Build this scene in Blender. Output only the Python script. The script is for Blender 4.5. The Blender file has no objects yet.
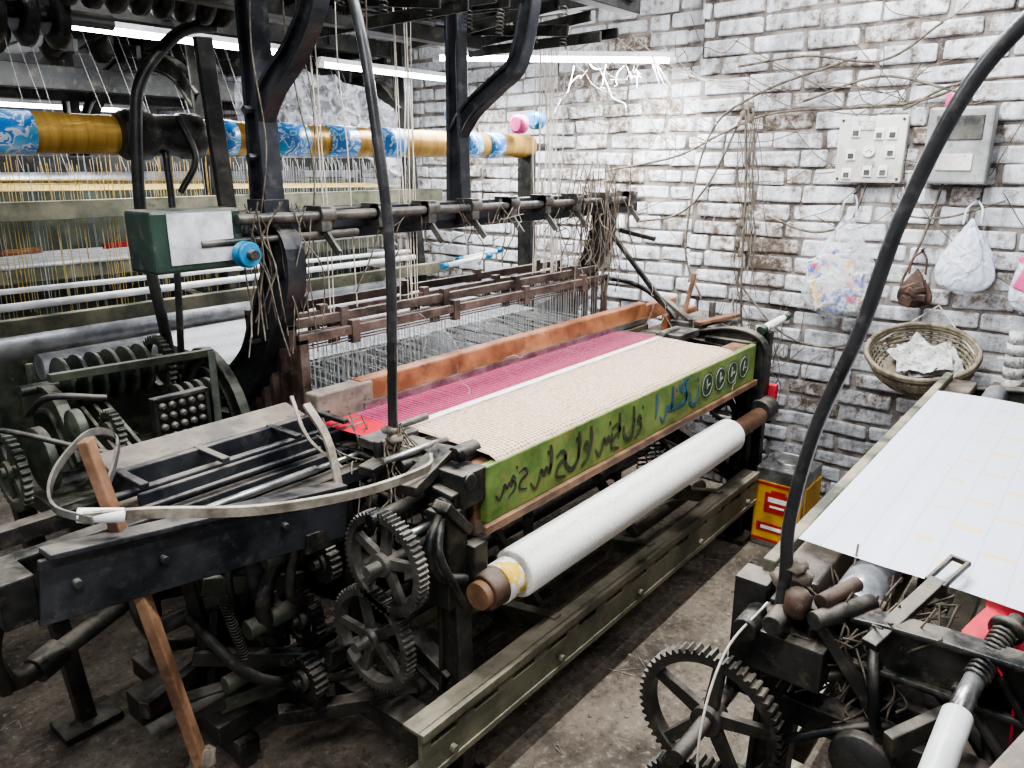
import bpy, bmesh, math, random
from mathutils import Vector, Matrix
random.seed(7)
SC=bpy.context.scene
COL=SC.collection
rnd=random.uniform
V=Vector

# ---------------------------------------------------------------- materials
def new_mat(name):
    m=bpy.data.materials.new(name); m.use_nodes=True
    nt=m.node_tree; b=nt.nodes['Principled BSDF']
    return m,nt,b
def grime(name,c1,c2,rough=0.55,metal=0.0,scale=9,bump=0.25,c3=None,spots=45,rvar=0.2,lo=0.38,hi=0.62,dust=0.0,dustc=(0.22,0.19,0.15),t0=0.58,t1=0.72):
    """two-tone noisy painted / oily surface, optional speckle colour c3, dust settled on upward faces"""
    m,nt,b=new_mat(name); N=nt.nodes; L=nt.links
    tc=N.new('ShaderNodeTexCoord')
    n1=N.new('ShaderNodeTexNoise'); n1.inputs['Scale'].default_value=scale; n1.inputs['Detail'].default_value=8; n1.inputs['Roughness'].default_value=0.65
    L.new(tc.outputs['Object'],n1.inputs['Vector'])
    cr=N.new('ShaderNodeValToRGB'); cr.color_ramp.elements[0].position=lo; cr.color_ramp.elements[1].position=hi
    cr.color_ramp.elements[0].color=(*c1,1); cr.color_ramp.elements[1].color=(*c2,1)
    L.new(n1.outputs['Fac'],cr.inputs['Fac'])
    out=cr.outputs['Color']
    n2=N.new('ShaderNodeTexNoise'); n2.inputs['Scale'].default_value=spots; n2.inputs['Detail'].default_value=8; n2.inputs['Roughness'].default_value=0.7
    L.new(tc.outputs['Object'],n2.inputs['Vector'])
    if c3 is not None:
        mr=N.new('ShaderNodeMapRange'); mr.inputs[1].default_value=t0; mr.inputs[2].default_value=t1
        L.new(n2.outputs['Fac'],mr.inputs[0])
        mx=N.new('ShaderNodeMix'); mx.data_type='RGBA'
        L.new(mr.outputs[0],mx.inputs[0]); L.new(out,mx.inputs[6]); mx.inputs[7].default_value=(*c3,1)
        out=mx.outputs[2]
    rr=N.new('ShaderNodeMapRange'); rr.inputs[3].default_value=max(0.05,rough-rvar); rr.inputs[4].default_value=min(1,rough+rvar)
    L.new(n1.outputs['Fac'],rr.inputs[0]); ro=rr.outputs[0]
    if dust>0:
        ge=N.new('ShaderNodeNewGeometry'); sp=N.new('ShaderNodeSeparateXYZ'); L.new(ge.outputs['Normal'],sp.inputs[0])
        up=N.new('ShaderNodeMapRange'); up.inputs[1].default_value=0.35; up.inputs[2].default_value=0.95; L.new(sp.outputs[2],up.inputs[0])
        nm=N.new('ShaderNodeMapRange'); nm.inputs[1].default_value=0.40; nm.inputs[2].default_value=0.62; nm.inputs[4].default_value=dust; L.new(n1.outputs['Fac'],nm.inputs[0])
        mu=N.new('ShaderNodeMath'); mu.operation='MULTIPLY'; L.new(up.outputs[0],mu.inputs[0]); L.new(nm.outputs[0],mu.inputs[1])
        mx=N.new('ShaderNodeMix'); mx.data_type='RGBA'; L.new(mu.outputs[0],mx.inputs[0]); L.new(out,mx.inputs[6]); mx.inputs[7].default_value=(*dustc,1); out=mx.outputs[2]
        a2=N.new('ShaderNodeMath'); a2.operation='MULTIPLY_ADD'; L.new(mu.outputs[0],a2.inputs[0]); a2.inputs[1].default_value=0.45; L.new(ro,a2.inputs[2]); a2.use_clamp=True; ro=a2.outputs[0]
        if metal>0:
            ms=N.new('ShaderNodeMath'); ms.operation='MULTIPLY_ADD'; L.new(mu.outputs[0],ms.inputs[0]); ms.inputs[1].default_value=-metal; ms.inputs[2].default_value=metal; ms.use_clamp=True; L.new(ms.outputs[0],b.inputs['Metallic'])
    L.new(out,b.inputs['Base Color']); L.new(ro,b.inputs['Roughness'])
    b.inputs['Metallic'].default_value=metal
    if bump:
        bp=N.new('ShaderNodeBump'); bp.inputs['Strength'].default_value=bump; bp.inputs['Distance'].default_value=0.004
        L.new(n2.outputs['Fac'],bp.inputs['Height']); L.new(bp.outputs['Normal'],b.inputs['Normal'])
    return m
IRON=grime('oily_black_iron',(0.006,0.007,0.007),(0.040,0.039,0.034),0.40,0.45,8,0.4,(0.13,0.11,0.08),24,0.16,dust=0.75,t0=0.54,t1=0.80)
IRONB=grime('blue_black_plate',(0.010,0.012,0.015),(0.045,0.048,0.053),0.38,0.5,6,0.3,(0.12,0.11,0.10),20,0.12,dust=0.7,t0=0.54,t1=0.80)
IRONG=grime('dark_green_painted_iron',(0.010,0.014,0.010),(0.055,0.065,0.042),0.45,0.2,8,0.35,(0.13,0.12,0.09),28,0.2,dust=0.75,t0=0.54,t1=0.80)
OLIVE=grime('olive_grey_iron',(0.045,0.048,0.030),(0.17,0.16,0.105),0.55,0.1,6,0.4,(0.03,0.025,0.02),22,0.2,dust=0.85,dustc=(0.30,0.26,0.19))
IRONGR=grime('grey_dusty_iron',(0.03,0.03,0.028),(0.13,0.125,0.108),0.45,0.5,9,0.35,(0.20,0.17,0.13),28,0.2,dust=0.8,t0=0.54,t1=0.80)
DKGR=grime('dark_green_enamel',(0.006,0.02,0.014),(0.02,0.045,0.03),0.4,0.1,6,0.3,(0.10,0.10,0.08),25,dust=0.9,t0=0.54,t1=0.75)
RUST=grime('rusty_steel',(0.02,0.012,0.008),(0.10,0.055,0.035),0.65,0.3,10,0.4,(0.16,0.12,0.09),30,dust=0.5)
STEEL=grime('worn_steel',(0.18,0.18,0.17),(0.45,0.45,0.43),0.35,0.9,14,0.15)
SILVER=grime('aluminium_roller',(0.25,0.26,0.27),(0.52,0.53,0.54),0.35,0.6,12,0.1)
GREEN=grime('olive_green_paint',(0.060,0.12,0.024),(0.19,0.26,0.065),0.42,0.0,7,0.2,(0.27,0.17,0.06),18,dust=0.3,t0=0.53,t1=0.68)
WOODO=grime('orange_worn_wood',(0.15,0.055,0.022),(0.38,0.17,0.075),0.42,0.0,6,0.2,(0.06,0.028,0.016),14,t0=0.53,t1=0.70)
WOODB=grime('brown_wood',(0.07,0.035,0.018),(0.24,0.13,0.07),0.5,0.0,8,0.3,(0.05,0.03,0.02),40)
WOODD=grime('dark_oily_wood',(0.02,0.014,0.010),(0.10,0.07,0.045),0.45,0.0,8,0.3,(0.16,0.13,0.10),30,dust=0.6)
WOODG=grime('grey_worn_wood',(0.07,0.058,0.047),(0.21,0.175,0.135),0.6,0.0,10,0.3,(0.05,0.04,0.035),24)
HED=grime('heddle_bar_brown',(0.03,0.02,0.016),(0.13,0.09,0.075),0.42,0.3,12,0.3,(0.2,0.16,0.13),40,dust=0.5)
WHITE=grime('white_plastic',(0.50,0.50,0.48),(0.80,0.80,0.78),0.4,0.0,8,0.05,(0.35,0.33,0.30),18,t0=0.60,t1=0.75)
BLUE=grime('blue_plastic',(0.0,0.08,0.20),(0.01,0.19,0.33),0.35,0.0,8,0.05)
RED=grime('red_cloth',(0.30,0.01,0.02),(0.52,0.02,0.04),0.7,0.0,20,0.3)
PINK=grime('pink_plastic',(0.5,0.05,0.17),(0.65,0.10,0.26),0.4,0.0,8,0.05)
STRAP=grime('grubby_leather_strap',(0.17,0.14,0.105),(0.44,0.40,0.32),0.6,0.0,14,0.4,(0.08,0.06,0.045),26)
CORD=grime('dusty_cord',(0.36,0.32,0.26),(0.60,0.56,0.48),0.9,0.0,30,0.0)
CORDD=grime('dark_cord',(0.05,0.04,0.03),(0.18,0.15,0.11),0.9,0.0,30,0.0)
LINT=grime('cotton_lint',(0.20,0.175,0.14),(0.36,0.32,0.27),1.0,0.0,30,0.0)
RUBBER=grime('black_rubber',(0.008,0.008,0.008),(0.025,0.025,0.025),0.34,0.0,10,0.2,(0.07,0.065,0.06),26,t0=0.54,t1=0.75)
THG=grime('gold_thread',(0.38,0.25,0.06),(0.66,0.48,0.16),0.4,0.3,30,0)
THS=grime('silver_grey_thread',(0.28,0.28,0.27),(0.50,0.50,0.48),0.5,0.0,30,0)
THW=grime('white_thread',(0.62,0.60,0.57),(0.78,0.77,0.75),0.6,0.0,30,0)
PAPER=grime('crumpled_newspaper',(0.30,0.29,0.27),(0.62,0.61,0.58),0.9,0.0,22,0.5,(0.12,0.12,0.12),90,t0=0.52,t1=0.62)
LABEL=grime('scuffed_paper_label',(0.30,0.30,0.31),(0.60,0.61,0.62),0.8,0.0,10,0.3,(0.10,0.09,0.08),14,t0=0.54,t1=0.68)
INK=grime('dark_green_black_paint',(0.010,0.024,0.010),(0.035,0.06,0.02),0.5,0.0,10,0)
INKB=grime('blue_paint',(0.012,0.06,0.11),(0.03,0.13,0.19),0.5,0.0,10,0)
INKR=grime('faded_red_paint',(0.16,0.05,0.02),(0.22,0.09,0.035),0.5,0.0,10,0)
INKG=grime('pale_grey_paint',(0.24,0.27,0.20),(0.38,0.40,0.32),0.5,0.0,10,0)
METERG=grime('grey_meter_case',(0.20,0.205,0.20),(0.38,0.385,0.37),0.5,0.0,6,0.1,(0.14,0.13,0.11),25,t0=0.52,t1=0.7)
SWB=grime('ivory_switchboard',(0.38,0.36,0.31),(0.66,0.65,0.60),0.45,0.0,5,0.1,(0.22,0.19,0.15),20,t0=0.52,t1=0.7)
WICK=grime('wicker_cane',(0.09,0.07,0.045),(0.28,0.24,0.17),0.8,0.0,20,0.4)
YEL=grime('printed_sacking',(0.60,0.38,0.03),(0.60,0.57,0.52),0.7,0,16,0.3,(0.45,0.05,0.05),22,lo=0.46,hi=0.50,t0=0.56,t1=0.58)
PACK=grime('blue_red_packets',(0.05,0.14,0.42),(0.62,0.60,0.56),0.5,0,16,0.3,(0.55,0.05,0.08),24,lo=0.46,hi=0.50,t0=0.56,t1=0.58)

def gold_mat():
    m,nt,b=new_mat('gold_warp_yarn'); N=nt.nodes; L=nt.links
    tc=N.new('ShaderNodeTexCoord'); w=N.new('ShaderNodeTexWave'); w.bands_direction='X'; w.inputs['Scale'].default_value=90; w.inputs['Distortion'].default_value=0.6
    L.new(tc.outputs['Object'],w.inputs['Vector'])
    n=N.new('ShaderNodeTexNoise'); n.inputs['Scale'].default_value=9
    mp=N.new('ShaderNodeMapping'); mp.inputs['Scale'].default_value=(6,0.3,0.3); L.new(tc.outputs['Object'],mp.inputs['Vector']); L.new(mp.outputs['Vector'],n.inputs['Vector'])
    cr=N.new('ShaderNodeValToRGB'); cr.color_ramp.elements[0].color=(0.26,0.14,0.022,1); cr.color_ramp.elements[1].color=(0.58,0.36,0.085,1)
    cr.color_ramp.elements[0].position=0.2; cr.color_ramp.elements[1].position=0.75
    L.new(n.outputs['Fac'],cr.inputs['Fac']); L.new(cr.outputs['Color'],b.inputs['Base Color'])
    b.inputs['Metallic'].default_value=0.6; b.inputs['Roughness'].default_value=0.33
    bp=N.new('ShaderNodeBump'); bp.inputs['Strength'].default_value=0.4; bp.inputs['Distance'].default_value=0.002
    L.new(w.outputs['Fac'],bp.inputs['Height']); L.new(bp.outputs['Normal'],b.inputs['Normal'])
    return m
GOLD=gold_mat()
def wrap_mat():
    m,nt,b=new_mat('blue_white_plastic_wrap'); N=nt.nodes; L=nt.links
    tc=N.new('ShaderNodeTexCoord'); v=N.new('ShaderNodeTexNoise'); v.inputs['Scale'].default_value=20; v.inputs['Distortion'].default_value=1.5
    L.new(tc.outputs['Object'],v.inputs['Vector'])
    cr=N.new('ShaderNodeValToRGB'); cr.color_ramp.interpolation='CONSTANT'
    e=cr.color_ramp.elements; e[0].color=(0.02,0.20,0.55,1); e[1].position=0.50; e[1].color=(0.58,0.66,0.75,1)
    x=e.new(0.56); x.color=(0.04,0.36,0.66,1)
    L.new(v.outputs['Fac'],cr.inputs['Fac']); L.new(cr.outputs['Color'],b.inputs['Base Color']); b.inputs['Roughness'].default_value=0.3
    return m
WRAP=wrap_mat()
def weave(name,ca,cb,sx,sy,rough=0.8,bump=0.5,p0=0.45,p1=1.0,spec=0.3):
    m,nt,b=new_mat(name); N=nt.nodes; L=nt.links
    tc=N.new('ShaderNodeTexCoord')
    w1=N.new('ShaderNodeTexWave'); w1.bands_direction='X'; w1.inputs['Scale'].default_value=sx; w1.inputs['Distortion'].default_value=1.2; w1.inputs['Detail'].default_value=2
    w2=N.new('ShaderNodeTexWave'); w2.bands_direction='Y'; w2.inputs['Scale'].default_value=sy; w2.inputs['Distortion'].default_value=2.0; w2.inputs['Detail'].default_value=2
    L.new(tc.outputs['Object'],w1.inputs['Vector']); L.new(tc.outputs['Object'],w2.inputs['Vector'])
    ad=N.new('ShaderNodeMath'); ad.operation='ADD'; L.new(w1.outputs['Fac'],ad.inputs[0]); L.new(w2.outputs['Fac'],ad.inputs[1])
    n=N.new('ShaderNodeTexNoise'); n.inputs['Scale'].default_value=120; L.new(tc.outputs['Object'],n.inputs['Vector'])
    ad2=N.new('ShaderNodeMath'); ad2.operation='MULTIPLY_ADD'; L.new(ad.outputs[0],ad2.inputs[0]); ad2.inputs[1].default_value=0.35; L.new(n.outputs['Fac'],ad2.inputs[2])
    cr=N.new('ShaderNodeValToRGB'); cr.color_ramp.elements[0].position=p0; cr.color_ramp.elements[1].position=p1
    cr.color_ramp.elements[0].color=(*ca,1); cr.color_ramp.elements[1].color=(*cb,1)
    L.new(ad2.outputs[0],cr.inputs['Fac']); L.new(cr.outputs['Color'],b.inputs['Base Color'])
    b.inputs['Roughness'].default_value=rough; b.inputs['Specular IOR Level'].default_value=spec
    bp=N.new('ShaderNodeBump'); bp.inputs['Strength'].default_value=bump; bp.inputs['Distance'].default_value=0.0015
    L.new(ad2.outputs[0],bp.inputs['Height']); L.new(bp.outputs['Normal'],b.inputs['Normal'])
    return m
BEIGE=weave('beige_brocade_cloth',(0.20,0.135,0.085),(0.58,0.45,0.32),22,30,p0=0.55,p1=1.0,bump=0.8)
ROLLC=weave('cream_cloth_roll',(0.52,0.50,0.45),(0.80,0.78,0.73),60,6,0.8,0.3)
MAG=weave('magenta_warp_sheet',(0.12,0.010,0.035),(0.27,0.035,0.085),120,2,0.95,0.3,spec=0.05)
REDW=weave('red_warp_edge',(0.30,0.008,0.02),(0.46,0.02,0.04),120,2,0.95,0.3,spec=0.05)
WARPW=weave('white_warp_sheet',(0.30,0.30,0.31),(0.56,0.56,0.58),120,2,0.6)

def butta_cloth():
    m,nt,b=new_mat('sheer_white_cloth_gold_butta'); N=nt.nodes; L=nt.links
    tc=N.new('ShaderNodeTexCoord'); sp=N.new('ShaderNodeSeparateXYZ'); L.new(tc.outputs['Object'],sp.inputs[0])
    def mth(op,a,bb=None,c=None):
        n=N.new('ShaderNodeMath'); n.operation=op
        for i,x in enumerate((a,bb,c)):
            if x is None: continue
            if isinstance(x,(int,float)): n.inputs[i].default_value=x
            else: L.new(x,n.inputs[i])
        return n.outputs[0]
    X=sp.outputs[0]; Y=sp.outputs[1]
    px=0.085
    row=mth('FLOOR',mth('DIVIDE',X,px))
    stag=mth('MULTIPLY',mth('MODULO',row,2.0),0.07)
    fy=mth('FRACT',mth('DIVIDE',mth('ADD',Y,mth('ADD',stag,10.02)),0.14))
    fx=mth('FRACT',mth('DIVIDE',X,px))
    a=mth('LESS_THAN',fy,0.42); c=mth('LESS_THAN',fx,0.20)
    dash=mth('MULTIPLY',a,c)
    lim=mth('LESS_THAN',Y,0.23)
    dash=mth('MULTIPLY',dash,lim)
    stripe=mth('LESS_THAN',mth('FRACT',mth('DIVIDE',Y,0.06)),0.05)
    cmix=N.new('ShaderNodeMix'); cmix.data_type='RGBA'; cmix.inputs[6].default_value=(0.64,0.68,0.75,1); cmix.inputs[7].default_value=(0.52,0.57,0.64,1); L.new(stripe,cmix.inputs[0])
    mx=N.new('ShaderNodeMix'); mx.data_type='RGBA'; L.new(dash,mx.inputs[0]); L.new(cmix.outputs[2],mx.inputs[6]); mx.inputs[7].default_value=(0.64,0.50,0.28,1)
    L.new(mx.outputs[2],b.inputs['Base Color']); b.inputs['Roughness'].default_value=0.6
    tr=N.new('ShaderNodeBsdfTransparent'); ms=N.new('ShaderNodeMixShader')
    al=mth('SUBTRACT',0.20,mth('MULTIPLY',dash,0.18)); L.new(al,ms.inputs[0])
    L.new(b.outputs[0],ms.inputs[1]); L.new(tr.outputs[0],ms.inputs[2]); L.new(ms.outputs[0],N['Material Output'].inputs['Surface'])
    return m
BUTTA=butta_cloth()
def poly_mat(name,lo,hi,col):
    m,nt,b=new_mat(name); N=nt.nodes; L=nt.links
    b.inputs['Base Color'].default_value=(*col,1); b.inputs['Roughness'].default_value=0.22
    tr=N.new('ShaderNodeBsdfTransparent'); ms=N.new('ShaderNodeMixShader')
    n=N.new('ShaderNodeTexNoise'); n.inputs['Scale'].default_value=16; n.inputs['Distortion'].default_value=1.0; bp=N.new('ShaderNodeBump'); bp.inputs['Strength'].default_value=1.0; bp.inputs['Distance'].default_value=0.02
    tc=N.new('ShaderNodeTexCoord'); L.new(tc.outputs['Object'],n.inputs['Vector']); L.new(n.outputs['Fac'],bp.inputs['Height']); L.new(bp.outputs['Normal'],b.inputs['Normal'])
    mr=N.new('ShaderNodeMapRange'); mr.inputs[1].default_value=0.35; mr.inputs[2].default_value=0.65; mr.inputs[3].default_value=hi; mr.inputs[4].default_value=lo; L.new(n.outputs['Fac'],mr.inputs[0]); L.new(mr.outputs[0],ms.inputs[0])
    L.new(b.outputs[0],ms.inputs[1]); L.new(tr.outputs[0],ms.inputs[2]); L.new(ms.outputs[0],N['Material Output'].inputs['Surface'])
    return m
POLY=poly_mat('thin_polythene',0.45,0.88,(0.66,0.68,0.72))
POLYW=poly_mat('milky_polythene',0.10,0.45,(0.66,0.70,0.78))
def emis(name,c,s):
    m,nt,b=new_mat(name); b.inputs['Base Color'].default_value=(*c,1); b.inputs['Emission Color'].default_value=(*c,1); b.inputs['Emission Strength'].default_value=s
    return m
TUBE=emis('led_tube_glow',(0.90,0.93,1.0),24)

def brick_mat():
    m,nt,b=new_mat('whitewashed_brick'); N=nt.nodes; L=nt.links
    tc=N.new('ShaderNodeTexCoord')
    at=N.new('ShaderNodeAttribute'); at.attribute_name='bc'
    n1=N.new('ShaderNodeTexNoise'); n1.inputs['Scale'].default_value=2.0; n1.inputs['Detail'].default_value=9; n1.inputs['Roughness'].default_value=0.7
    n2=N.new('ShaderNodeTexNoise'); n2.inputs['Scale'].default_value=22; n2.inputs['Detail'].default_value=9; n2.inputs['Roughness'].default_value=0.75
    L.new(tc.outputs['Object'],n1.inputs['Vector']); L.new(tc.outputs['Object'],n2.inputs['Vector'])
    a=N.new('ShaderNodeMath'); a.operation='MULTIPLY_ADD'; L.new(n1.outputs['Fac'],a.inputs[0]); a.inputs[1].default_value=0.65
    b2=N.new('ShaderNodeMath'); b2.operation='MULTIPLY'; L.new(n2.outputs['Fac'],b2.inputs[0]); b2.inputs[1].default_value=0.75
    L.new(b2.outputs[0],a.inputs[2])
    c=N.new('ShaderNodeMath'); c.operation='MULTIPLY_ADD'; L.new(at.outputs['Fac'],c.inputs[0]); c.inputs[1].default_value=0.022; L.new(a.outputs[0],c.inputs[2])
    cr=N.new('ShaderNodeValToRGB'); e=cr.color_ramp.elements
    e[0].position=0.55; e[0].color=(0.13,0.095,0.07,1); e[1].position=0.79; e[1].color=(0.84,0.85,0.88,1)
    x=e.new(0.62); x.color=(0.36,0.32,0.28,1)
    x=e.new(0.675); x.color=(0.60,0.60,0.61,1)
    L.new(c.outputs[0],cr.inputs['Fac'])
    mp=N.new('ShaderNodeMapping'); mp.inputs['Scale'].default_value=(1,3.0,0.5); L.new(tc.outputs['Object'],mp.inputs['Vector'])
    n3=N.new('ShaderNodeTexNoise'); n3.inputs['Scale'].default_value=2.2; n3.inputs['Detail'].default_value=8; n3.inputs['Roughness'].default_value=0.7; L.new(mp.outputs['Vector'],n3.inputs['Vector'])
    r3=N.new('ShaderNodeMapRange'); r3.inputs[1].default_value=0.38; r3.inputs[2].default_value=0.52; r3.inputs[3].default_value=0.55; r3.inputs[4].default_value=1.0; L.new(n3.outputs['Fac'],r3.inputs[0])
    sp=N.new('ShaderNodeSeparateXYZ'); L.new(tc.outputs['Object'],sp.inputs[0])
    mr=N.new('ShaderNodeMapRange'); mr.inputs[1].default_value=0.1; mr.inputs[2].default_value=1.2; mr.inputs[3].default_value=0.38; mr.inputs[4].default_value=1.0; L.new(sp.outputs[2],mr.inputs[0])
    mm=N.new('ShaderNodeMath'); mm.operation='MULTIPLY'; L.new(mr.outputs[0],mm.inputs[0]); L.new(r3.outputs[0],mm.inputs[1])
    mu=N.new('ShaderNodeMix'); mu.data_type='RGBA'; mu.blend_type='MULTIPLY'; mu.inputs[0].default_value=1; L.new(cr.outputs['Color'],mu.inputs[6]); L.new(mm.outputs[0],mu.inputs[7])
    L.new(mu.outputs[2],b.inputs['Base Color']); b.inputs['Roughness'].default_value=0.85
    bp=N.new('ShaderNodeBump'); bp.inputs['Strength'].default_value=0.9; bp.inputs['Distance'].default_value=0.016
    L.new(n2.outputs['Fac'],bp.inputs['Height']); L.new(bp.outputs['Normal'],b.inputs['Normal'])
    return m
BRICK=brick_mat()
MORTAR=grime('dirty_mortar',(0.055,0.042,0.033),(0.30,0.27,0.24),0.95,0,7,0.8,(0.42,0.41,0.40),30)
PLASTER=grime('grimy_plaster',(0.16,0.155,0.15),(0.34,0.34,0.34),0.9,0,3,0.6)
def floor_mat():
    m,nt,b=new_mat('dirty_concrete_floor'); N=nt.nodes; L=nt.links
    tc=N.new('ShaderNodeTexCoord')
    n1=N.new('ShaderNodeTexNoise'); n1.inputs['Scale'].default_value=2.8; n1.inputs['Detail'].default_value=10; n1.inputs['Roughness'].default_value=0.72
    n2=N.new('ShaderNodeTexNoise'); n2.inputs['Scale'].default_value=40; n2.inputs['Detail'].default_value=9; n2.inputs['Roughness'].default_value=0.75
    for n in (n1,n2): L.new(tc.outputs['Object'],n.inputs['Vector'])
    cr=N.new('ShaderNodeValToRGB'); e=cr.color_ramp.elements
    e[0].position=0.38; e[0].color=(0.055,0.042,0.030,1); e[1].position=0.64; e[1].color=(0.25,0.205,0.15,1)
    L.new(n1.outputs['Fac'],cr.inputs['Fac'])
    mr=N.new('ShaderNodeMapRange'); mr.inputs[1].default_value=0.54; mr.inputs[2].default_value=0.72; L.new(n2.outputs['Fac'],mr.inputs[0])
    mx=N.new('ShaderNodeMix'); mx.data_type='RGBA'; L.new(mr.outputs[0],mx.inputs[0]); L.new(cr.outputs['Color'],mx.inputs[6]); mx.inputs[7].default_value=(0.40,0.345,0.27,1)
    mr2=N.new('ShaderNodeMapRange'); mr2.inputs[1].default_value=0.47; mr2.inputs[2].default_value=0.32; L.new(n2.outputs['Fac'],mr2.inputs[0])
    mx2=N.new('ShaderNodeMix'); mx2.data_type='RGBA'; L.new(mr2.outputs[0],mx2.inputs[0]); L.new(mx.outputs[2],mx2.inputs[6]); mx2.inputs[7].default_value=(0.025,0.019,0.013,1)
    L.new(mx2.outputs[2],b.inputs['Base Color']); b.inputs['Roughness'].default_value=0.75
    bp=N.new('ShaderNodeBump'); bp.inputs['Strength'].default_value=0.8; bp.inputs['Distance'].default_value=0.016
    L.new(n2.outputs['Fac'],bp.inputs['Height']); L.new(bp.outputs['Normal'],b.inputs['Normal'])
    return m
FLOOR=floor_mat()

# ---------------------------------------------------------------- mesh kit
def empty(name,loc):
    o=bpy.data.objects.new(name,None); o.location=loc; o.empty_display_size=0.1; COL.objects.link(o); return o
def frame_axes(d,hint=V((0,0,1))):
    d=d.normalized()
    if abs(d.dot(hint))>0.99: hint=V((0,1,0)) if abs(d.y)<0.9 else V((1,0,0))
    s=d.cross(hint).normalized(); u=s.cross(d).normalized()
    return d,s,u
def smooth_path(pts,n=6):
    pts=[V(p) for p in pts]
    if len(pts)<3: return pts
    out=[]
    P=[pts[0]*2-pts[1]]+pts+[pts[-1]*2-pts[-2]]
    for i in range(1,len(P)-2):
        for k in range(n):
            t=k/n; p0,p1,p2,p3=P[i-1],P[i],P[i+1],P[i+2]
            out.append(0.5*((2*p1)+(p2-p0)*t+(2*p0-5*p1+4*p2-p3)*t*t+(3*p1-p0-3*p2+p3)*t**3))
    out.append(pts[-1]); return out
class MB:
    def __init__(s): s.bm=bmesh.new()
    def face(s,vs,sm=False):
        try:
            f=s.bm.faces.new(vs); f.smooth=sm; return f
        except ValueError: return None
    def box(s,c,d,rz=0,rx=0,ry=0):
        M=Matrix.Translation(c)@Matrix.Rotation(rz,4,'Z')@Matrix.Rotation(ry,4,'Y')@Matrix.Rotation(rx,4,'X')
        vs=[s.bm.verts.new(M@V((x*d[0]/2,y*d[1]/2,z*d[2]/2))) for x in(-1,1) for y in(-1,1) for z in(-1,1)]
        for f in((0,1,3,2),(4,6,7,5),(0,4,5,1),(2,3,7,6),(0,2,6,4),(1,5,7,3)): s.face([vs[i] for i in f])
        return s
    def bx(s,x0,x1,y0,y1,z0,z1): return s.box(((x0+x1)/2,(y0+y1)/2,(z0+z1)/2),(x1-x0,y1-y0,z1-z0))
    def beam(s,p1,p2,w,h):
        p1=V(p1);p2=V(p2);d,sd,u=frame_axes(p2-p1)
        vs=[]
        for p in(p1,p2):
            for a,b in((-1,-1),(1,-1),(1,1),(-1,1)): vs.append(s.bm.verts.new(p+sd*a*w/2+u*b*h/2))
        for i in range(4): s.face([vs[i],vs[(i+1)%4],vs[4+(i+1)%4],vs[4+i]])
        s.face([vs[3],vs[2],vs[1],vs[0]]); s.face(vs[4:8]); return s
    def cyl(s,p1,p2,r,r2=None,seg=20,cap=True):
        p1=V(p1);p2=V(p2); r2=r if r2 is None else r2; d,sd,u=frame_axes(p2-p1)
        A=[];B=[]
        for i in range(seg):
            a=2*math.pi*i/seg; o=sd*math.cos(a)+u*math.sin(a)
            A.append(s.bm.verts.new(p1+o*r)); B.append(s.bm.verts.new(p2+o*r2))
        for i in range(seg): s.face([A[i],A[(i+1)%seg],B[(i+1)%seg],B[i]],True)
        if cap: s.face(A[::-1]); s.face(B)
        return s
    def lathe(s,p,axis,prof,seg=28):
        p=V(p); d,sd,u=frame_axes(V(axis)); rings=[]
        for (t,r) in prof:
            rings.append([s.bm.verts.new(p+d*t+(sd*math.cos(2*math.pi*i/seg)+u*math.sin(2*math.pi*i/seg))*r) for i in range(seg)])
        for a,b in zip(rings,rings[1:]):
            for i in range(seg): s.face([a[i],a[(i+1)%seg],b[(i+1)%seg],b[i]],True)
        s.face(rings[0][::-1]); s.face(rings[-1]); return s
    def tube(s,pts,r,seg=8,n=6,r2=None,smooth=True):
        pts=smooth_path(pts,n) if smooth else [V(p) for p in pts]
        if len(pts)<2: return s
        r2=r if r2 is None else r2
        d,sd,u=frame_axes(pts[1]-pts[0]); prev=None
        for k,p in enumerate(pts):
            if k>0:
                nd=(pts[min(k+1,len(pts)-1)]-pts[k-1])
                if nd.length<1e-6: nd=d
                nd=nd.normalized()
                sd=(sd-nd*sd.dot(nd))
                if sd.length<1e-5: _,sd,_=frame_axes(nd)
                sd=sd.normalized(); u=sd.cross(nd); d=nd
            rr=r+(r2-r)*k/(len(pts)-1)
            ring=[s.bm.verts.new(p+(sd*math.cos(2*math.pi*i/seg)+u*math.sin(2*math.pi*i/seg))*rr) for i in range(seg)]
            if prev:
                for i in range(seg): s.face([prev[i],prev[(i+1)%seg],ring[(i+1)%seg],ring[i]],True)
            else: s.face(ring[::-1])
            prev=ring
        s.face(prev); return s
    def strap(s,pts,w,t,side,n=6):
        pts=smooth_path(pts,n); side=V(side).normalized(); prev=None
        for k,p in enumerate(pts):
            nd=(pts[min(k+1,len(pts)-1)]-pts[max(k-1,0)]).normalized(); nn=side.cross(nd).normalized()
            ring=[s.bm.verts.new(p+side*a*w/2+nn*b*t/2) for a,b in((-1,-1),(1,-1),(1,1),(-1,1))]
            if prev:
                for i in range(4): s.face([prev[i],prev[(i+1)%4],ring[(i+1)%4],ring[i]])
            else: s.face(ring[::-1])
            prev=ring
        s.face(prev); return s
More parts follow.
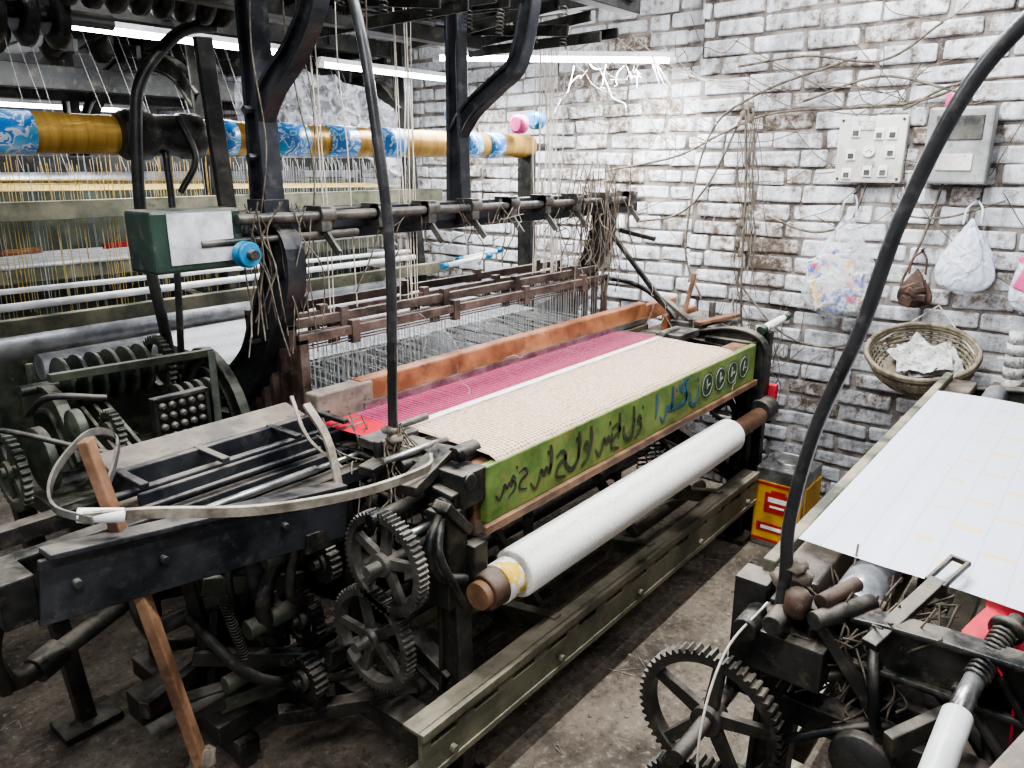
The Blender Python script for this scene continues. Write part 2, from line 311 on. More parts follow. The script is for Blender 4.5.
    def casting(s,x,yz,ws,th,n=5,rib=True):
        """cast-iron member in plane x=const following (y,z) path with widths, web + two flanges"""
        P=smooth_path([(0,a,b) for a,b in yz],n); W=smooth_path([(w,0,0) for w in ws],n) if len(ws)>2 else [V((ws[0]+(ws[-1]-ws[0])*i/(len(P)-1),0,0)) for i in range(len(P))]
        parts=[(0,None,th*0.45)]+([(-1,0.006,th),(1,0.006,th)] if rib else [])
        for sg,hw,tt in parts:
            prev=None
            for k,p in enumerate(P):
                d=(P[min(k+1,len(P)-1)]-P[max(k-1,0)]).normalized(); nn=V((0,-d.z,d.y)); w=W[min(k,len(W)-1)].x/2
                c=V((x,p.y,p.z))+nn*sg*w; h=w if hw is None else hw
                ring=[s.bm.verts.new(c+V((a*tt/2,0,0))+nn*b*h) for a,b in((-1,-1),(1,-1),(1,1),(-1,1))]
                if prev:
                    for i in range(4): s.face([prev[i],prev[(i+1)%4],ring[(i+1)%4],ring[i]])
                else: s.face(ring[::-1])
                prev=ring
            s.face(prev)
        return s
    def gear(s,c,r,w,teeth=44,spokes=5,hub=0.028,axis=(1,0,0),rim=0.016,td=0.008,ph=0.2):
        c=V(c); d,sd,u=frame_axes(V(axis)); ax=d*w/2
        def ring(rad_f,n,off): return [s.bm.verts.new(c+off+(sd*math.cos(2*math.pi*(i)/n)+u*math.sin(2*math.pi*(i)/n))*rad_f(i)) for i in range(n)]
        n=teeth*4
        fo=(lambda i:r if (i%4) in(0,1) else r-td) if td else (lambda i:r)
        o1=ring(fo,n,-ax);o2=ring(fo,n,ax);fi=lambda i:r-td-rim
        i1=ring(fi,n,-ax);i2=ring(fi,n,ax)
        for i in range(n):
            j=(i+1)%n
            s.face([o1[i],o1[j],o2[j],o2[i]]); s.face([i1[j],i1[i],i2[i],i2[j]])
            s.face([o2[i],o2[j],i2[j],i2[i]]); s.face([o1[j],o1[i],i1[i],i1[j]])
        s.cyl(c-ax*1.5,c+ax*1.5,hub,seg=20); s.cyl(c-ax*2.4,c+ax*2.4,hub*0.5,seg=14)
        for k in range(spokes):
            a=ph+2*math.pi*k/spokes; dr=sd*math.cos(a)+u*math.sin(a); cr=d.cross(dr)
            p1=c+dr*hub*0.8; p2=c+dr*(r-td-rim*0.7); wa=0.013; wb=0.010
            vs=[]
            for p,ww in((p1,wa),(p2,wb)):
                for a1,b1 in((-1,-1),(1,-1),(1,1),(-1,1)): vs.append(s.bm.verts.new(p+cr*a1*ww+d*b1*w*0.25))
            for i in range(4): s.face([vs[i],vs[(i+1)%4],vs[4+(i+1)%4],vs[4+i]])
        return s
    def spring(s,p1,p2,r,turns,wr=0.002):
        p1=V(p1);p2=V(p2);d,sd,u=frame_axes(p2-p1);L=(p2-p1).length;pts=[]
        for i in range(turns*10+1):
            a=2*math.pi*i/10; pts.append(p1+d*L*i/(turns*10)+(sd*math.cos(a)+u*math.sin(a))*r)
        return s.tube(pts,wr,5,smooth=False)
    def blob(s,c,r,sq=(1,1,1),seed=0,amp=0.15,sub=2):
        g=bmesh.ops.create_icosphere(s.bm,subdivisions=sub,radius=1)
        rr=random.Random(seed)
        ph=[rr.uniform(0,6) for _ in range(6)]
        for v in g['verts']:
            n=v.co.copy(); k=1+amp*(math.sin(n.x*4+ph[0])*math.sin(n.y*5+ph[1])+0.6*math.sin(n.z*7+ph[2]+n.x*3))
            v.co=V(c)+V((n.x*sq[0],n.y*sq[1],n.z*sq[2]))*r*k
            for f in v.link_faces: f.smooth=True
        return s
    def xform(s,M):
        for v in s.bm.verts: v.co=M@v.co
        return s
    def obj(s,name,mat,parent=None,bevel=0.0,seg=2):
        me=bpy.data.meshes.new(name); bmesh.ops.recalc_face_normals(s.bm,faces=s.bm.faces[:]) ; s.bm.to_mesh(me); s.bm.free()
        me.materials.append(mat); o=bpy.data.objects.new(name,me); COL.objects.link(o)
        if parent is not None:
            o.parent=parent; o.matrix_parent_inverse=Matrix.Translation(-V(parent.location))
        if bevel:
            b=o.modifiers.new('bevel','BEVEL'); b.width=bevel; b.segments=seg; b.limit_method='ANGLE'; b.angle_limit=math.radians(50)
        return o
def threads(name,lines,r,mat,parent=None):
    cu=bpy.data.curves.new(name,'CURVE'); cu.dimensions='3D'; cu.bevel_depth=r; cu.bevel_resolution=0; cu.resolution_u=1
    for ln in lines:
        sp=cu.splines.new('POLY'); sp.points.add(len(ln)-1)
        for i,p in enumerate(ln): sp.points[i].co=(*p,1)
    cu.materials.append(mat); o=bpy.data.objects.new(name,cu); COL.objects.link(o)
    if parent is not None:
        o.parent=parent; o.matrix_parent_inverse=Matrix.Translation(-V(parent.location))
    return o
def droop(p,q,sag,n=10,jit=0.0):
    p=V(p);q=V(q)
    return [tuple(p.lerp(q,i/n)+V((rnd(-jit,jit),rnd(-jit,jit),-sag*4*(i/n)*(1-i/n)+rnd(-jit,jit)))) for i in range(n+1)]
def squig(p,q,sag,amp,n=6):
    return [tuple(v) for v in smooth_path(droop(p,q,sag,4,amp),n)]

# ---------------------------------------------------------------- room
def plane(name,x0,x1,y0,y1,z0,z1,mat): return MB().bx(x0,x1,y0,y1,z0,z1).obj(name,mat)
plane('floor',-2.6,3.8,-2.6,7.2,-0.1,0.0,FLOOR)
plane('ceiling',-2.6,3.8,-2.6,7.2,3.0,3.1,PLASTER)
plane('wall_left',-2.6,3.8,7.0,7.2,0,3.0,PLASTER)
def brick_wall(name,xface,y0,y1,z0,z1,seed):
    rr=random.Random(seed); bm=bmesh.new(); lay=bm.verts.layers.float.new('bc')
    ch=0.079; row=0; z=z0
    while z<z1-0.02:
        y=y0-(0.12 if row%2 else 0)+rr.uniform(-.03,.03)
        while y<y1:
            L=rr.choice([0.225,0.23,0.22,0.24,0.21]) if rr.random()<0.9 else 0.12
            a=max(y,y0); b=min(y+L-rr.uniform(0.008,0.022),y1)
            hz=ch-rr.uniform(0.009,0.022)
            if b-a>0.03:
                dx=rr.uniform(-0.006,0.012); bc=rr.uniform(-1,1)
                if rr.random()<0.05: bc=-3.5
                sag=0.006*math.sin(y*2.2+row*0.4)
                vs=[]
                for X in(xface-dx,xface+0.05):
                    for yy,zz in((a,z),(b,z),(b,min(z+hz,z1)),(a,min(z+hz,z1))):
                        v=bm.verts.new((X+rr.uniform(-.005,.005),yy+rr.uniform(-.006,.006),zz+sag+rr.uniform(-.006,.006))); v[lay]=bc; vs.append(v)
                for f in((3,2,1,0),(0,1,5,4),(1,2,6,5),(2,3,7,6),(3,0,4,7)): bm.faces.new([vs[i] for i in f])
            y+=L
        z+=ch; row+=1
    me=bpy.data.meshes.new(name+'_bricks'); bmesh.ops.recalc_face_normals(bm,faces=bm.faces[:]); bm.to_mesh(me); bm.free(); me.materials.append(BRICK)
    o=bpy.data.objects.new(name+'_bricks',me); COL.objects.link(o)
    b=o.modifiers.new('bevel','BEVEL'); b.width=0.009; b.segments=2; b.limit_method='ANGLE'
    m=MB().bx(xface+0.012,xface+0.2,y0,y1,z0,z1).obj(name,MORTAR); o.parent=m
    return m
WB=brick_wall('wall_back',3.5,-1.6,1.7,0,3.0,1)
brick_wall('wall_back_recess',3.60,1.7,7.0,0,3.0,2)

# ---------------------------------------------------------------- power loom (main)
def side_frame(par,x,mir=lambda y:y,nm='side_frame',mat=IRON):
    m=MB()
    def C(yz,ws,th=0.05): m.casting(x,[(mir(a),b) for a,b in yz],ws,th)
    C([(1.16,0.0),(1.15,0.45),(1.17,0.80)],[0.09,0.06,0.07])
    C([(1.13,0.80),(1.5,0.82),(2.3,0.80)],[0.07,0.09,0.07])
    C([(2.30,0.0),(2.28,0.4),(2.26,0.82)],[0.12,0.08,0.09])
    C([(1.17,0.30),(1.5,0.42),(1.75,0.40),(2.28,0.30)],[0.06,0.08,0.08,0.06])
    C([(1.75,0.40),(1.60,0.62),(1.45,0.82)],[0.07,0.05,0.07])
    C([(1.75,0.40),(1.95,0.62),(2.10,0.82)],[0.07,0.05,0.07])
    for y,z in((1.16,0.012),(2.30,0.012)): m.box((x,mir(y),z),(0.12,0.16,0.024))
    for y,z in((1.6,0.62),(1.75,0.4),(1.95,0.62)):
        m.cyl((x-0.05,mir(y),z),(x+0.05,mir(y),z),0.045)
    m.obj(nm,mat,par,0.004)

def slot_rail(par,x0,x1,y,z0,z1,mat,nm,s=1):
    """channel-section girder with slotted web"""
    m=MB(); hz=z0+(z1-z0)*0.70; n=13; step=(x1-x0)/n; sl=0.016
    m.bx(x0,x1,y-0.006,y+0.006,z0,hz-sl/2); m.bx(x0,x1,y-0.006,y+0.006,hz+sl/2,z1)
    for i in range(n+1):
        xc=x0+i*step; m.bx(max(x0,xc-step*0.20),min(x1,xc+step*0.20),y-0.006,y+0.006,hz-sl/2,hz+sl/2)
    a,b=(y,y+0.055) if s>0 else (y-0.055,y)
    m.bx(x0,x1,a,b,z1-0.010,z1); m.bx(x0,x1,a,b,z0,z0+0.010)
    m.bx(x0,x1,y-0.014 if s>0 else y,y if s>0 else y+0.014,z1-0.02,z1+0.002)
    m.bx(x0,x1,y-0.010 if s>0 else y,y if s>0 else y+0.010,z0,z0+0.018)
    for i in range(5):
        xc=x0+0.1+i*(x1-x0-0.2)/4; m.cyl((xc,y-0.02,z0+0.04),(xc,y+0.02,z0+0.04),0.012,seg=6)
    m.obj(nm,mat,par,0.002)

LOOM=empty('power_loom',(2.0,1.7,0))
side_frame(LOOM,1.20,nm='side_frame_near'); side_frame(LOOM,2.98,nm='side_frame_far')
slot_rail(LOOM,0.98,2.95,1.06,0.205,0.345,OLIVE,'front_floor_girder')
MB().bx(1.2,2.95,1.50,1.56,0.20,0.26).bx(1.2,2.95,2.24,2.30,0.30,0.38).obj('cross_girders',OLIVE,LOOM,0.004)
m=MB(); m.bx(1.28,2.95,1.11,1.135,0.735,0.885); m.obj('breast_beam_board',GREEN,LOOM,0.004)
m=MB(); m.bx(1.26,2.96,1.095,1.11,0.715,0.738).bx(1.26,2.97,1.135,1.22,0.70,0.875); m.obj('breast_beam_core',WOODB,LOOM,0.003)
m=MB()
m.bx(1.20,1.285,1.115,1.30,0.80,0.885); m.cyl((1.17,1.16,0.80),(1.285,1.16,0.80),0.028); m.cyl((1.17,1.30,0.87),(1.30,1.30,0.87),0.022)
m.beam((1.10,1.20,0.86),(1.28,1.24,0.90),0.06,0.03); m.beam((1.14,1.13,0.83),(1.22,1.13,0.74),0.05,0.025); m.cyl((1.225,1.11,0.865),(1.225,1.15,0.865),0.02)
m.cyl((1.02,1.24,0.80),(1.28,1.24,0.80),0.018); m.bx(1.15,1.21,1.12,1.19,0.55,0.80); m.cyl((1.26,1.20,0.895),(1.34,1.20,0.895),0.024); m.bx(1.22,1.27,1.10,1.20,0.60,0.70)
m.tube([(1.15,1.14,0.80),(1.10,1.13,0.74),(1.12,1.12,0.66),(1.20,1.11,0.62)],0.013)
m.beam((1.10,1.34,0.87),(1.30,1.36,0.89),0.05,0.025); m.cyl((1.16,1.36,0.86),(1.16,1.36,0.93),0.012); m.bx(1.24,1.30,1.22,1.38,0.875,0.90)
m.obj('breast_beam_bracket_near',IRON,LOOM,0.004)
m=MB(); m.cyl((1.05,1.18,0.765),(1.16,1.17,0.765),0.010); m.cyl((1.12,1.30,0.90),(1.32,1.28,0.905),0.009); m.cyl((1.0,1.285,0.465),(1.05,1.285,0.465),0.012); m.cyl((1.0,1.225,0.69),(1.05,1.225,0.69),0.012); m.obj('bright_pins',STEEL,LOOM)
m=MB(); m.casting(3.00,[(1.12,0.62),(1.11,0.80),(1.13,0.88),(1.24,0.90),(1.40,0.87)],[0.05,0.06,0.05,0.05,0.04],0.05)
m.bx(2.96,3.04,1.12,1.34,0.84,0.885).cyl((2.96,1.08,0.60),(3.06,1.08,0.60),0.05); m.obj('breast_beam_bracket_far',IRON,LOOM,0.004)
def sheet(name,rows,mat,par,thick=0.0):
    bm=bmesh.new(); G=[[bm.verts.new(p) for p in r] for r in rows]
    for a,b in zip(G,G[1:]):
        for i in range(len(a)-1):
            f=bm.faces.new([a[i],a[i+1],b[i+1],b[i]]); f.smooth=True
    me=bpy.data.meshes.new(name); bm.to_mesh(me); bm.free(); me.materials.append(mat)
    o=bpy.data.objects.new(name,me); COL.objects.link(o)
    if par is not None: o.parent=par; o.matrix_parent_inverse=Matrix.Translation(-V(par.location))
    if thick:
        s=o.modifiers.new('solid','SOLIDIFY'); s.thickness=thick
    return o
prof=[(1.112,0.872),(1.116,0.889),(1.135,0.898),(1.18,0.902),(1.28,0.903),(1.38,0.905),(1.425,0.906)]
sheet('woven_cloth',[[(1.32+1.42*i/60,y,z+0.0014*math.sin(i*0.9+y*30)) for i in range(61)] for y,z in prof],BEIGE,LOOM,0.002)
sheet('white_weft_band',[[(1.32+1.42*i/10,y,0.9075) for i in range(11)] for y in(1.42,1.448)],THW,LOOM,0.001)
sheet('magenta_warp',[[(1.30+1.46*i/10,y,z) for i in range(11)] for y,z in((1.45,0.905),(1.64,0.900))],MAG,LOOM)
sheet('red_selvedge',[[(1.20+0.11*i/2,y,z) for i in range(3)] for y,z in((1.43,0.906),(1.64,0.901))],REDW,LOOM)
threads('white_warp_ends',[[(1.31+i*0.0145,1.44,0.907),(1.31+i*0.0145+rnd(-.004,.004),1.63,0.909)] for i in range(100)],0.0003,THS,LOOM)
MB().cyl((1.28,1.43,0.915),(1.40,1.43,0.915),0.010).cyl((2.74,1.43,0.915),(2.88,1.43,0.915),0.014).bx(1.18,1.32,1.38,1.46,0.885,0.91).bx(2.77,2.95,1.36,1.47,0.885,0.915).obj('cloth_temples',IRONGR,LOOM,0.003)
m=MB(); m.lathe((1.34,1.075,0.585),(1,0,0),[(0,0.058),(0.006,0.066),(0.3,0.066),(1.0,0.067),(1.31,0.066),(1.325,0.060)],48); m.obj('cloth_roll',ROLLC,LOOM)
m=MB(); m.cyl((1.20,1.075,0.585),(2.98,1.075,0.585),0.035,seg=24); m.obj('cloth_roll_core',WOODB,LOOM)
m=MB(); m.lathe((1.22,1.075,0.585),(1,0,0),[(0,0.044),(0.01,0.048),(0.10,0.048),(0.11,0.04)],28); m.obj('roll_end_ferrule',RUST,LOOM)
MB().cyl((1.27,1.075,0.585),(1.325,1.075,0.585),0.052,seg=28).obj('roll_end_label',YEL,LOOM)
def ribbons(name,strokes,y,mat,par):
    bm=bmesh.new()
    for st,w0,w1 in strokes:
        P=smooth_path([(a,0,b) for a,b in st],6) if len(st)>2 else [V((a,0,b)) for a,b in st]
        prev=None
        for k,p in enumerate(P):
            d=(P[min(k+1,len(P)-1)]-P[max(k-1,0)])
            if d.length<1e-7: continue
            d.normalize(); nn=V((-d.z,0,d.x)); t=k/(len(P)-1); w=(w0+(w1-w0)*t)*(0.55+0.75*math.sin(math.pi*min(1,max(0,t*0.9+0.08))))
            r=(bm.verts.new((p.x+nn.x*w,y,p.z+nn.z*w)),bm.verts.new((p.x-nn.x*w,y,p.z-nn.z*w)))
            if prev: bm.faces.new([prev[0],prev[1],r[1],r[0]])
            prev=r
    me=bpy.data.meshes.new(name); bm.to_mesh(me); bm.free(); me.materials.append(mat)
    o=bpy.data.objects.new(name,me); COL.objects.link(o); o.parent=par; o.matrix_parent_inverse=Matrix.Translation(-V(par.location))
    s=o.modifiers.new('solid','SOLIDIFY'); s.thickness=0.0006
def alif(x,z,h=0.062): return ([(x,z+h),(x+0.003,z+h*0.5),(x-0.002,z)],0.0045,0.0035)
def noon(x,z,w=0.05): return ([(x,z+0.025),(x+0.004,z),(x+w*0.5,z-0.016),(x+w*0.95,z),(x+w,z+0.03)],0.0045,0.0035)
def kaf(x,z): return ([(x+0.055,z+0.065),(x+0.01,z+0.05),(x+0.045,z+0.03),(x+0.04,z+0.008),(x-0.02,z+0.002)],0.0035,0.0045)
def waw(x,z): return ([(x+0.02,z+0.018),(x+0.01,z+0.03),(x+0.002,z+0.018),(x+0.016,z+0.012),(x+0.018,z-0.005),(x-0.01,z-0.022)],0.0035,0.0035)
def seen(x,z): return ([(x+0.07,z+0.02),(x+0.062,z+0.004),(x+0.054,z+0.016),(x+0.046,z+0.004),(x+0.036,z+0.016),(x+0.03,z),(x+0.016,z-0.016),(x,z)],0.0035,0.0035)
def hah(x,z): return ([(x,z+0.03),(x+0.022,z+0.036),(x+0.034,z+0.02),(x+0.008,z+0.006),(x+0.002,z-0.014),(x+0.034,z-0.024)],0.0035,0.0035)
def dot(x,z): return ([(x-0.003,z),(x+0.003,z+0.002)],0.0055,0.0055)
ADV={alif:0.020,dot:0.008,seen:0.060,noon:0.044,kaf:0.046,waw:0.026,hah:0.032}
def write(x,z,seq,s,ox=0,oz=0,wk=1):
    out=[];cx=0
    for g in seq:
        st,a,b=g(0,0.047 if g is dot else 0)
        out.append(([(x+ox+(cx+p)*s,z+oz+q*s) for p,q in st],a*s*wk,b*s*wk)); cx+=ADV[g]
    return out
S1=[seen,dot,alif,hah,noon,dot,alif,waw,alif,seen,dot,hah,alif,noon,alif,waw,dot]; S2=[alif,seen,alif,dot,kaf,alif,noon,dot]
ribbons('lettering_red_shade',write(1.45,0.786,S1,1.3,0.004,-0.003,1.25),1.1092,INKR,LOOM)
ribbons('lettering_dark',write(1.45,0.786,S1,1.3),1.1080,INK,LOOM)
ribbons('lettering_blue_shade',write(2.12,0.787,S2,1.38,0.004,-0.003,1.2),1.1091,INKR,LOOM)
ribbons('lettering_blue',write(2.12,0.787,S2,1.38),1.1080,INKB,LOOM)
ribbons('lettering_old_green',write(1.31,0.80,[seen,waw,dot,hah],1.0),1.1086,IRONG,LOOM)
m=MB(); mg=MB(); mt=MB()
for i,xc in enumerate((2.50,2.61,2.72,2.83)):
    m.cyl((xc,1.111,0.815),(xc,1.1075,0.815),0.047,seg=28); mg.gear((xc,1.107,0.815),0.042,0.001,20,0,0.0001,(0,1,0),0.003,0)
    mt.box((xc+rnd(-.005,.005),1.107,0.82),(0.008,0.001,0.038),ry=rnd(-.3,.3)); mt.box((xc+0.01,1.107,0.812),(0.026,0.001,0.006),ry=rnd(-.6,.6))
m.obj('painted_discs',INK,LOOM); mg.obj('disc_rings',INKG,LOOM); mt.obj('disc_numerals',INKG,LOOM)

# sley / lay
m=MB(); m.bx(1.36,3.02,1.655,1.70,0.885,0.985); m.obj('sley_cap',WOODO,LOOM,0.006)
m=MB(); m.bx(1.36,3.0,1.642,1.654,0.90,0.92); m.obj('reed_strip',STEEL,LOOM)
threads('reed_wires',[[(1.36+i*0.008,1.648,0.87),(1.36+i*0.008,1.648,0.92)] for i in range(205)],0.0008,STEEL,LOOM)
m=MB(); m.bx(0.62,3.30,1.56,1.66,0.80,0.865); m.bx(1.33,3.02,1.64,1.70,0.80,0.89); m.obj('sley_race_board',WOODD,LOOM,0.005)
m=MB(); m.box((1.30,1.675,0.93),(0.20,0.055,0.10)); m.obj('sley_cap_end',WOODG,LOOM,0.006)
m=MB(); m.bx(3.02,3.32,1.66,1.70,0.90,0.97).bx(3.02,3.32,1.55,1.58,0.87,0.94); m.obj('shuttle_box_far',WOODO,LOOM,0.005)
m=MB(); m.bx(0.62,1.24,1.645,1.665,0.865,0.93).bx(0.66,1.28,1.55,1.565,0.865,0.905).bx(0.60,1.2,1.50,1.53,0.84,0.87)
for xx in(0.66,0.85,1.05,1.2): m.bx(xx,xx+0.02,1.54,1.67,0.92,0.932)
m.cyl((0.62,1.60,0.895),(1.3,1.60,0.895),0.010); m.cyl((0.60,1.51,0.89),(1.1,1.51,0.89),0.007); m.bx(0.62,1.22,1.44,1.49,0.80,0.835)
m.obj('shuttle_box_near',IRONB,LOOM,0.003)
m=MB(); m.cyl((0.66,1.465,0.862),(1.05,1.465,0.862),0.010); m.cyl((1.05,1.465,0.862),(1.26,1.465,0.862),0.007); m.obj('picker_spindle',STEEL,LOOM)
m=MB(); m.box((0.92,1.72,0.93),(0.52,0.09,0.012),rx=0.2); m.obj('felt_board',WOODG,LOOM,0.003)
m=MB(); m.bx(3.02,3.34,1.45,1.54,0.86,0.92).bx(3.06,3.2,1.36,1.46,0.88,0.93).cyl((3.0,1.34,0.90),(3.3,1.34,0.90),0.02); m.beam((3.05,1.45,0.92),(3.1,1.62,1.0),0.03,0.02); m.cyl((3.15,1.40,0.93),(3.15,1.40,1.0),0.015); m.obj('far_box_casting',IRONGR,LOOM,0.004)
m=MB(); m.beam((3.08,1.50,0.94),(3.12,1.48,1.12),0.02,0.012); m.beam((3.0,1.40,0.925),(3.2,1.30,0.945),0.04,0.015); m.obj('far_picker_stick',WOODB,LOOM,0.002)
m=MB()
for xx in(1.45,2.80): m.casting(xx,[(1.68,0.20),(1.66,0.5),(1.62,0.80)],[0.08,0.06,0.08],0.05)
m.cyl((1.15,1.68,0.22),(3.02,1.68,0.22),0.02); m.obj('sley_swords',IRON,LOOM,0.003)

# heddle frames
m=MB(); lines=[]
for k in range(6):
    y=1.80+k*0.05; zt=1.10+[0.0,0.035,-0.02,0.03,0.0,0.045][k]; zb=zt-0.36
    m.bx(1.26,2.90,y-0.009,y+0.009,zt-0.014,zt+0.014); m.bx(1.26,2.90,y-0.009,y+0.009,zb-0.014,zb+0.014)
    m.bx(1.26,1.29,y-0.009,y+0.009,zb,zt); m.bx(2.87,2.90,y-0.009,y+0.009,zb,zt)
    m.cyl((1.29,y,zt-0.03),(2.87,y,zt-0.03),0.003,seg=6)
    for xx in(1.45,1.9,2.3,2.7): m.bx(xx,xx+0.03,y-0.012,y+0.012,zt-0.04,zt+0.03)
    for i in range(85):
        x=1.31+i*0.0183+rnd(-.004,.004); lines.append([(x,y,zt-0.03),(x+rnd(-.003,.003),y,zb+0.02)])
m.obj('heddle_frames',HED,LOOM,0.002)
threads('heddle_wires',lines,0.0008,THS,LOOM)
threads('warp_through_heddles',[[(1.33+i*0.0115,1.66,0.905),(1.33+i*0.0115,1.9,0.915+0.02*math.sin(i)),(1.33+i*0.0115,2.25,0.94),(1.33+i*0.0115,2.85,0.96)] for i in range(130)],0.0009,THS,LOOM)
sheet('warp_sheet',[[(1.33+1.50*i/10,y,z) for i in range(11)] for y,z in((2.15,0.93),(2.85,0.955),(2.90,0.93))],WARPW,LOOM)
MB().cyl((0.95,2.86,0.91),(3.1,2.86,0.91),0.045,seg=28).obj('back_rest_roller',SILVER,LOOM)
m=MB(); m.lathe((1.0,2.85,0.55),(1,0,0),[(0,0.20),(0.02,0.20),(0.021,0.05),(0.1,0.05),(0.101,0.15),(1.85,0.15),(1.851,0.2),(1.87,0.2)],36); m.obj('warp_beam_rear',WARPW,LOOM)
m=MB()
for xx in(1.15,3.0): m.casting(xx,[(2.28,0.80),(2.6,0.86),(2.9,0.86)],[0.08,0.07,0.07],0.05); m.casting(xx,[(2.86,0.0),(2.86,0.86)],[0.08,0.07],0.05)
m.obj('rear_frame_arms',IRON,LOOM,0.004)

# overhead arch and top rail
m=MB()
m.casting(1.25,[(2.30,0.86),(2.15,0.89),(2.00,1.00),(1.92,1.13),(1.84,1.25),(1.82,1.35),(1.87,1.45),(1.87,1.75),(1.87,2.25)],[0.16,0.12,0.105,0.105,0.12,0.10,0.07,0.048,0.045],0.06,6)
m.casting(1.25,[(1.87,1.70),(1.80,1.78),(1.69,1.86),(1.60,1.98),(1.55,2.2)],[0.05,0.05,0.045,0.045,0.045],0.045)
m.bx(1.21,1.29,1.83,1.91,1.38,1.49); m.bx(1.21,1.29,2.1,2.40,0.82,0.87)
for y,z in((1.95,1.08),(1.83,1.28),(1.87,1.42),(1.87,1.6),(1.87,1.72),(2.1,0.93)): m.cyl((1.20,y,z),(1.30,y,z),0.011,seg=6)
m.obj('arch_casting_near',IRONB,LOOM,0.004)
m=MB()
m.casting(2.02,[(1.87,1.38),(1.87,1.75),(1.87,2.25)],[0.07,0.05,0.05],0.05)
m.casting(2.02,[(1.87,1.68),(1.80,1.76),(1.69,1.83),(1.60,1.90),(1.55,2.1)],[0.05,0.05,0.045,0.045,0.045],0.045)
m.bx(1.97,2.07,1.82,1.92,1.38,1.45)
m.obj('arch_casting_mid',IRONB,LOOM,0.004)
m=MB(); m.casting(2.98,[(2.2,0.84),(2.06,0.95),(1.95,1.12),(1.88,1.28),(1.87,1.44)],[0.16,0.10,0.08,0.10,0.08],0.055)
m.beam((3.0,1.84,1.28),(3.0,1.55,0.98),0.02,0.02); m.beam((3.0,1.80,1.30),(3.0,1.62,1.27),0.02,0.02)
m.tube([(3.05,2.2,0.9),(3.05,2.05,1.05),(3.05,1.75,1.06),(3.05,1.55,0.95),(3.05,1.5,0.85)],0.012)
m.obj('arch_casting_far',IRON,LOOM,0.004)
m=MB(); m.bx(0.90,3.22,1.84,1.85,1.375,1.455); m.bx(0.90,3.22,1.84,1.90,1.45,1.46); m.bx(0.90,3.22,1.84,1.90,1.37,1.38); m.obj('top_rail',IRONB,LOOM,0.003)
m=MB(); m.cyl((1.1,1.79,1.445),(3.18,1.79,1.43),0.014)
for i in range(9):
    xx=1.35+i*0.21; m.bx(xx,xx+0.035,1.77,1.85,1.40,1.47); m.cyl((xx,1.79,1.445),(xx+0.05,1.79,1.445),0.026)
    m.beam((xx+0.017,1.80,1.42),(xx+0.03,1.74,1.34),0.012,0.02)
m.cyl((1.0,1.80,1.39),(1.5,1.80,1.39),0.010).obj('top_rail_shaft',IRONGR,LOOM,0.002)
m=MB(); m.bx(0.88,1.12,1.80,1.93,1.325,1.475); m.obj('rail_end_box',DKGR,LOOM,0.008)
m=MB(); m.bx(0.92,1.09,1.7965,1.7995,1.345,1.468); m.obj('paper_label',LABEL,LOOM)
m=MB(); m.lathe((1.10,1.74,1.36),(0,1,0),[(0,0.030),(0.008,0.034),(0.009,0.018),(0.03,0.018),(0.031,0.034),(0.04,0.030)],24); m.obj('blue_pulley',BLUE,LOOM)
MB().cyl((1.10,1.72,1.36),(1.10,1.85,1.36),0.013).obj('pulley_pin',IRON,LOOM)
# overhead lever deck
m=MB()
m.bx(-0.2,2.62,1.52,1.58,2.10,2.18); m.bx(-0.2,2.75,1.84,1.92,2.16,2.26); m.bx(0.2,2.7,2.35,2.42,2.05,2.13); m.bx(-0.2,2.3,2.0,2.05,1.99,2.04)
for i in range(7):
    xx=0.35+i*0.36; m.bx(xx,xx+0.05,1.5,2.45,2.13,2.19)
for i in range(22):
    xx=0.45+i*0.1+rnd(-.03,.03); m.beam((xx,1.56,2.04+rnd(-.04,.04)),(xx+rnd(-.05,.05),2.2,2.04+rnd(-.05,.05)),0.010,0.035)
m.obj('overhead_lever_deck',IRON,LOOM,0.003)
m=MB()
for xx,yy,zz,r in((0.55,2.05,2.08,0.10),(0.62,2.05,2.08,0.12),(0.80,2.2,2.10,0.13),(1.05,1.95,2.10,0.11),(1.6,1.9,2.10,0.10),(2.35,1.9,2.12,0.09)): m.gear((xx,yy,zz),r,0.025,36,5)
for k in range(12): m.lathe((0.1+0.075*k,2.32,1.96),(1,0,0),[(0,0.05),(0.02,0.085),(0.035,0.085),(0.05,0.05)],20)
for k in range(8): m.lathe((0.9+0.06*k,2.15,2.02),(1,0,0),[(0,0.03),(0.01,0.06),(0.03,0.06),(0.04,0.03)],18)
m.cyl((-0.1,2.05,2.08),(2.6,2.05,2.08),0.02); m.cyl((-0.1,2.32,1.96),(1.1,2.32,1.96),0.02); m.obj('overhead_gears',IRON,LOOM)
m=MB()
for i in range(11):
    xx=0.7+i*0.17; m.spring((xx,1.7,2.12),(xx+rnd(-.02,.02),1.7,1.98),0.012,12)
m.obj('overhead_springs',IRONGR,LOOM)
m=MB()
m.beam((1.265,2.10,1.44),(1.24,2.10,1.92),0.05,0.022)
m.lathe((1.08,2.33,1.665),(1,0,0),[(0,0.058),(0.02,0.072),(0.08,0.072),(0.10,0.060),(0.18,0.060),(0.19,0.068),(0.24,0.068),(0.25,0.058)],28)
m.tube([(1.343,2.2,1.97),(1.25,2.2,1.95),(1.167,2.2,1.887),(1.10,2.2,1.80),(1.075,2.2,1.70),(1.055,2.2,1.486),(1.06,2.2,1.30),(1.08,2.2,1.10),(1.10,2.22,0.92)],0.017)
m.tube([(1.20,2.30,1.62),(1.19,2.28,1.45),(1.16,2.25,1.2),(1.14,2.25,0.95)],0.011)
m.tube([(1.24,2.28,1.72),(1.26,2.24,1.60),(1.20,2.24,1.50)],0.010)
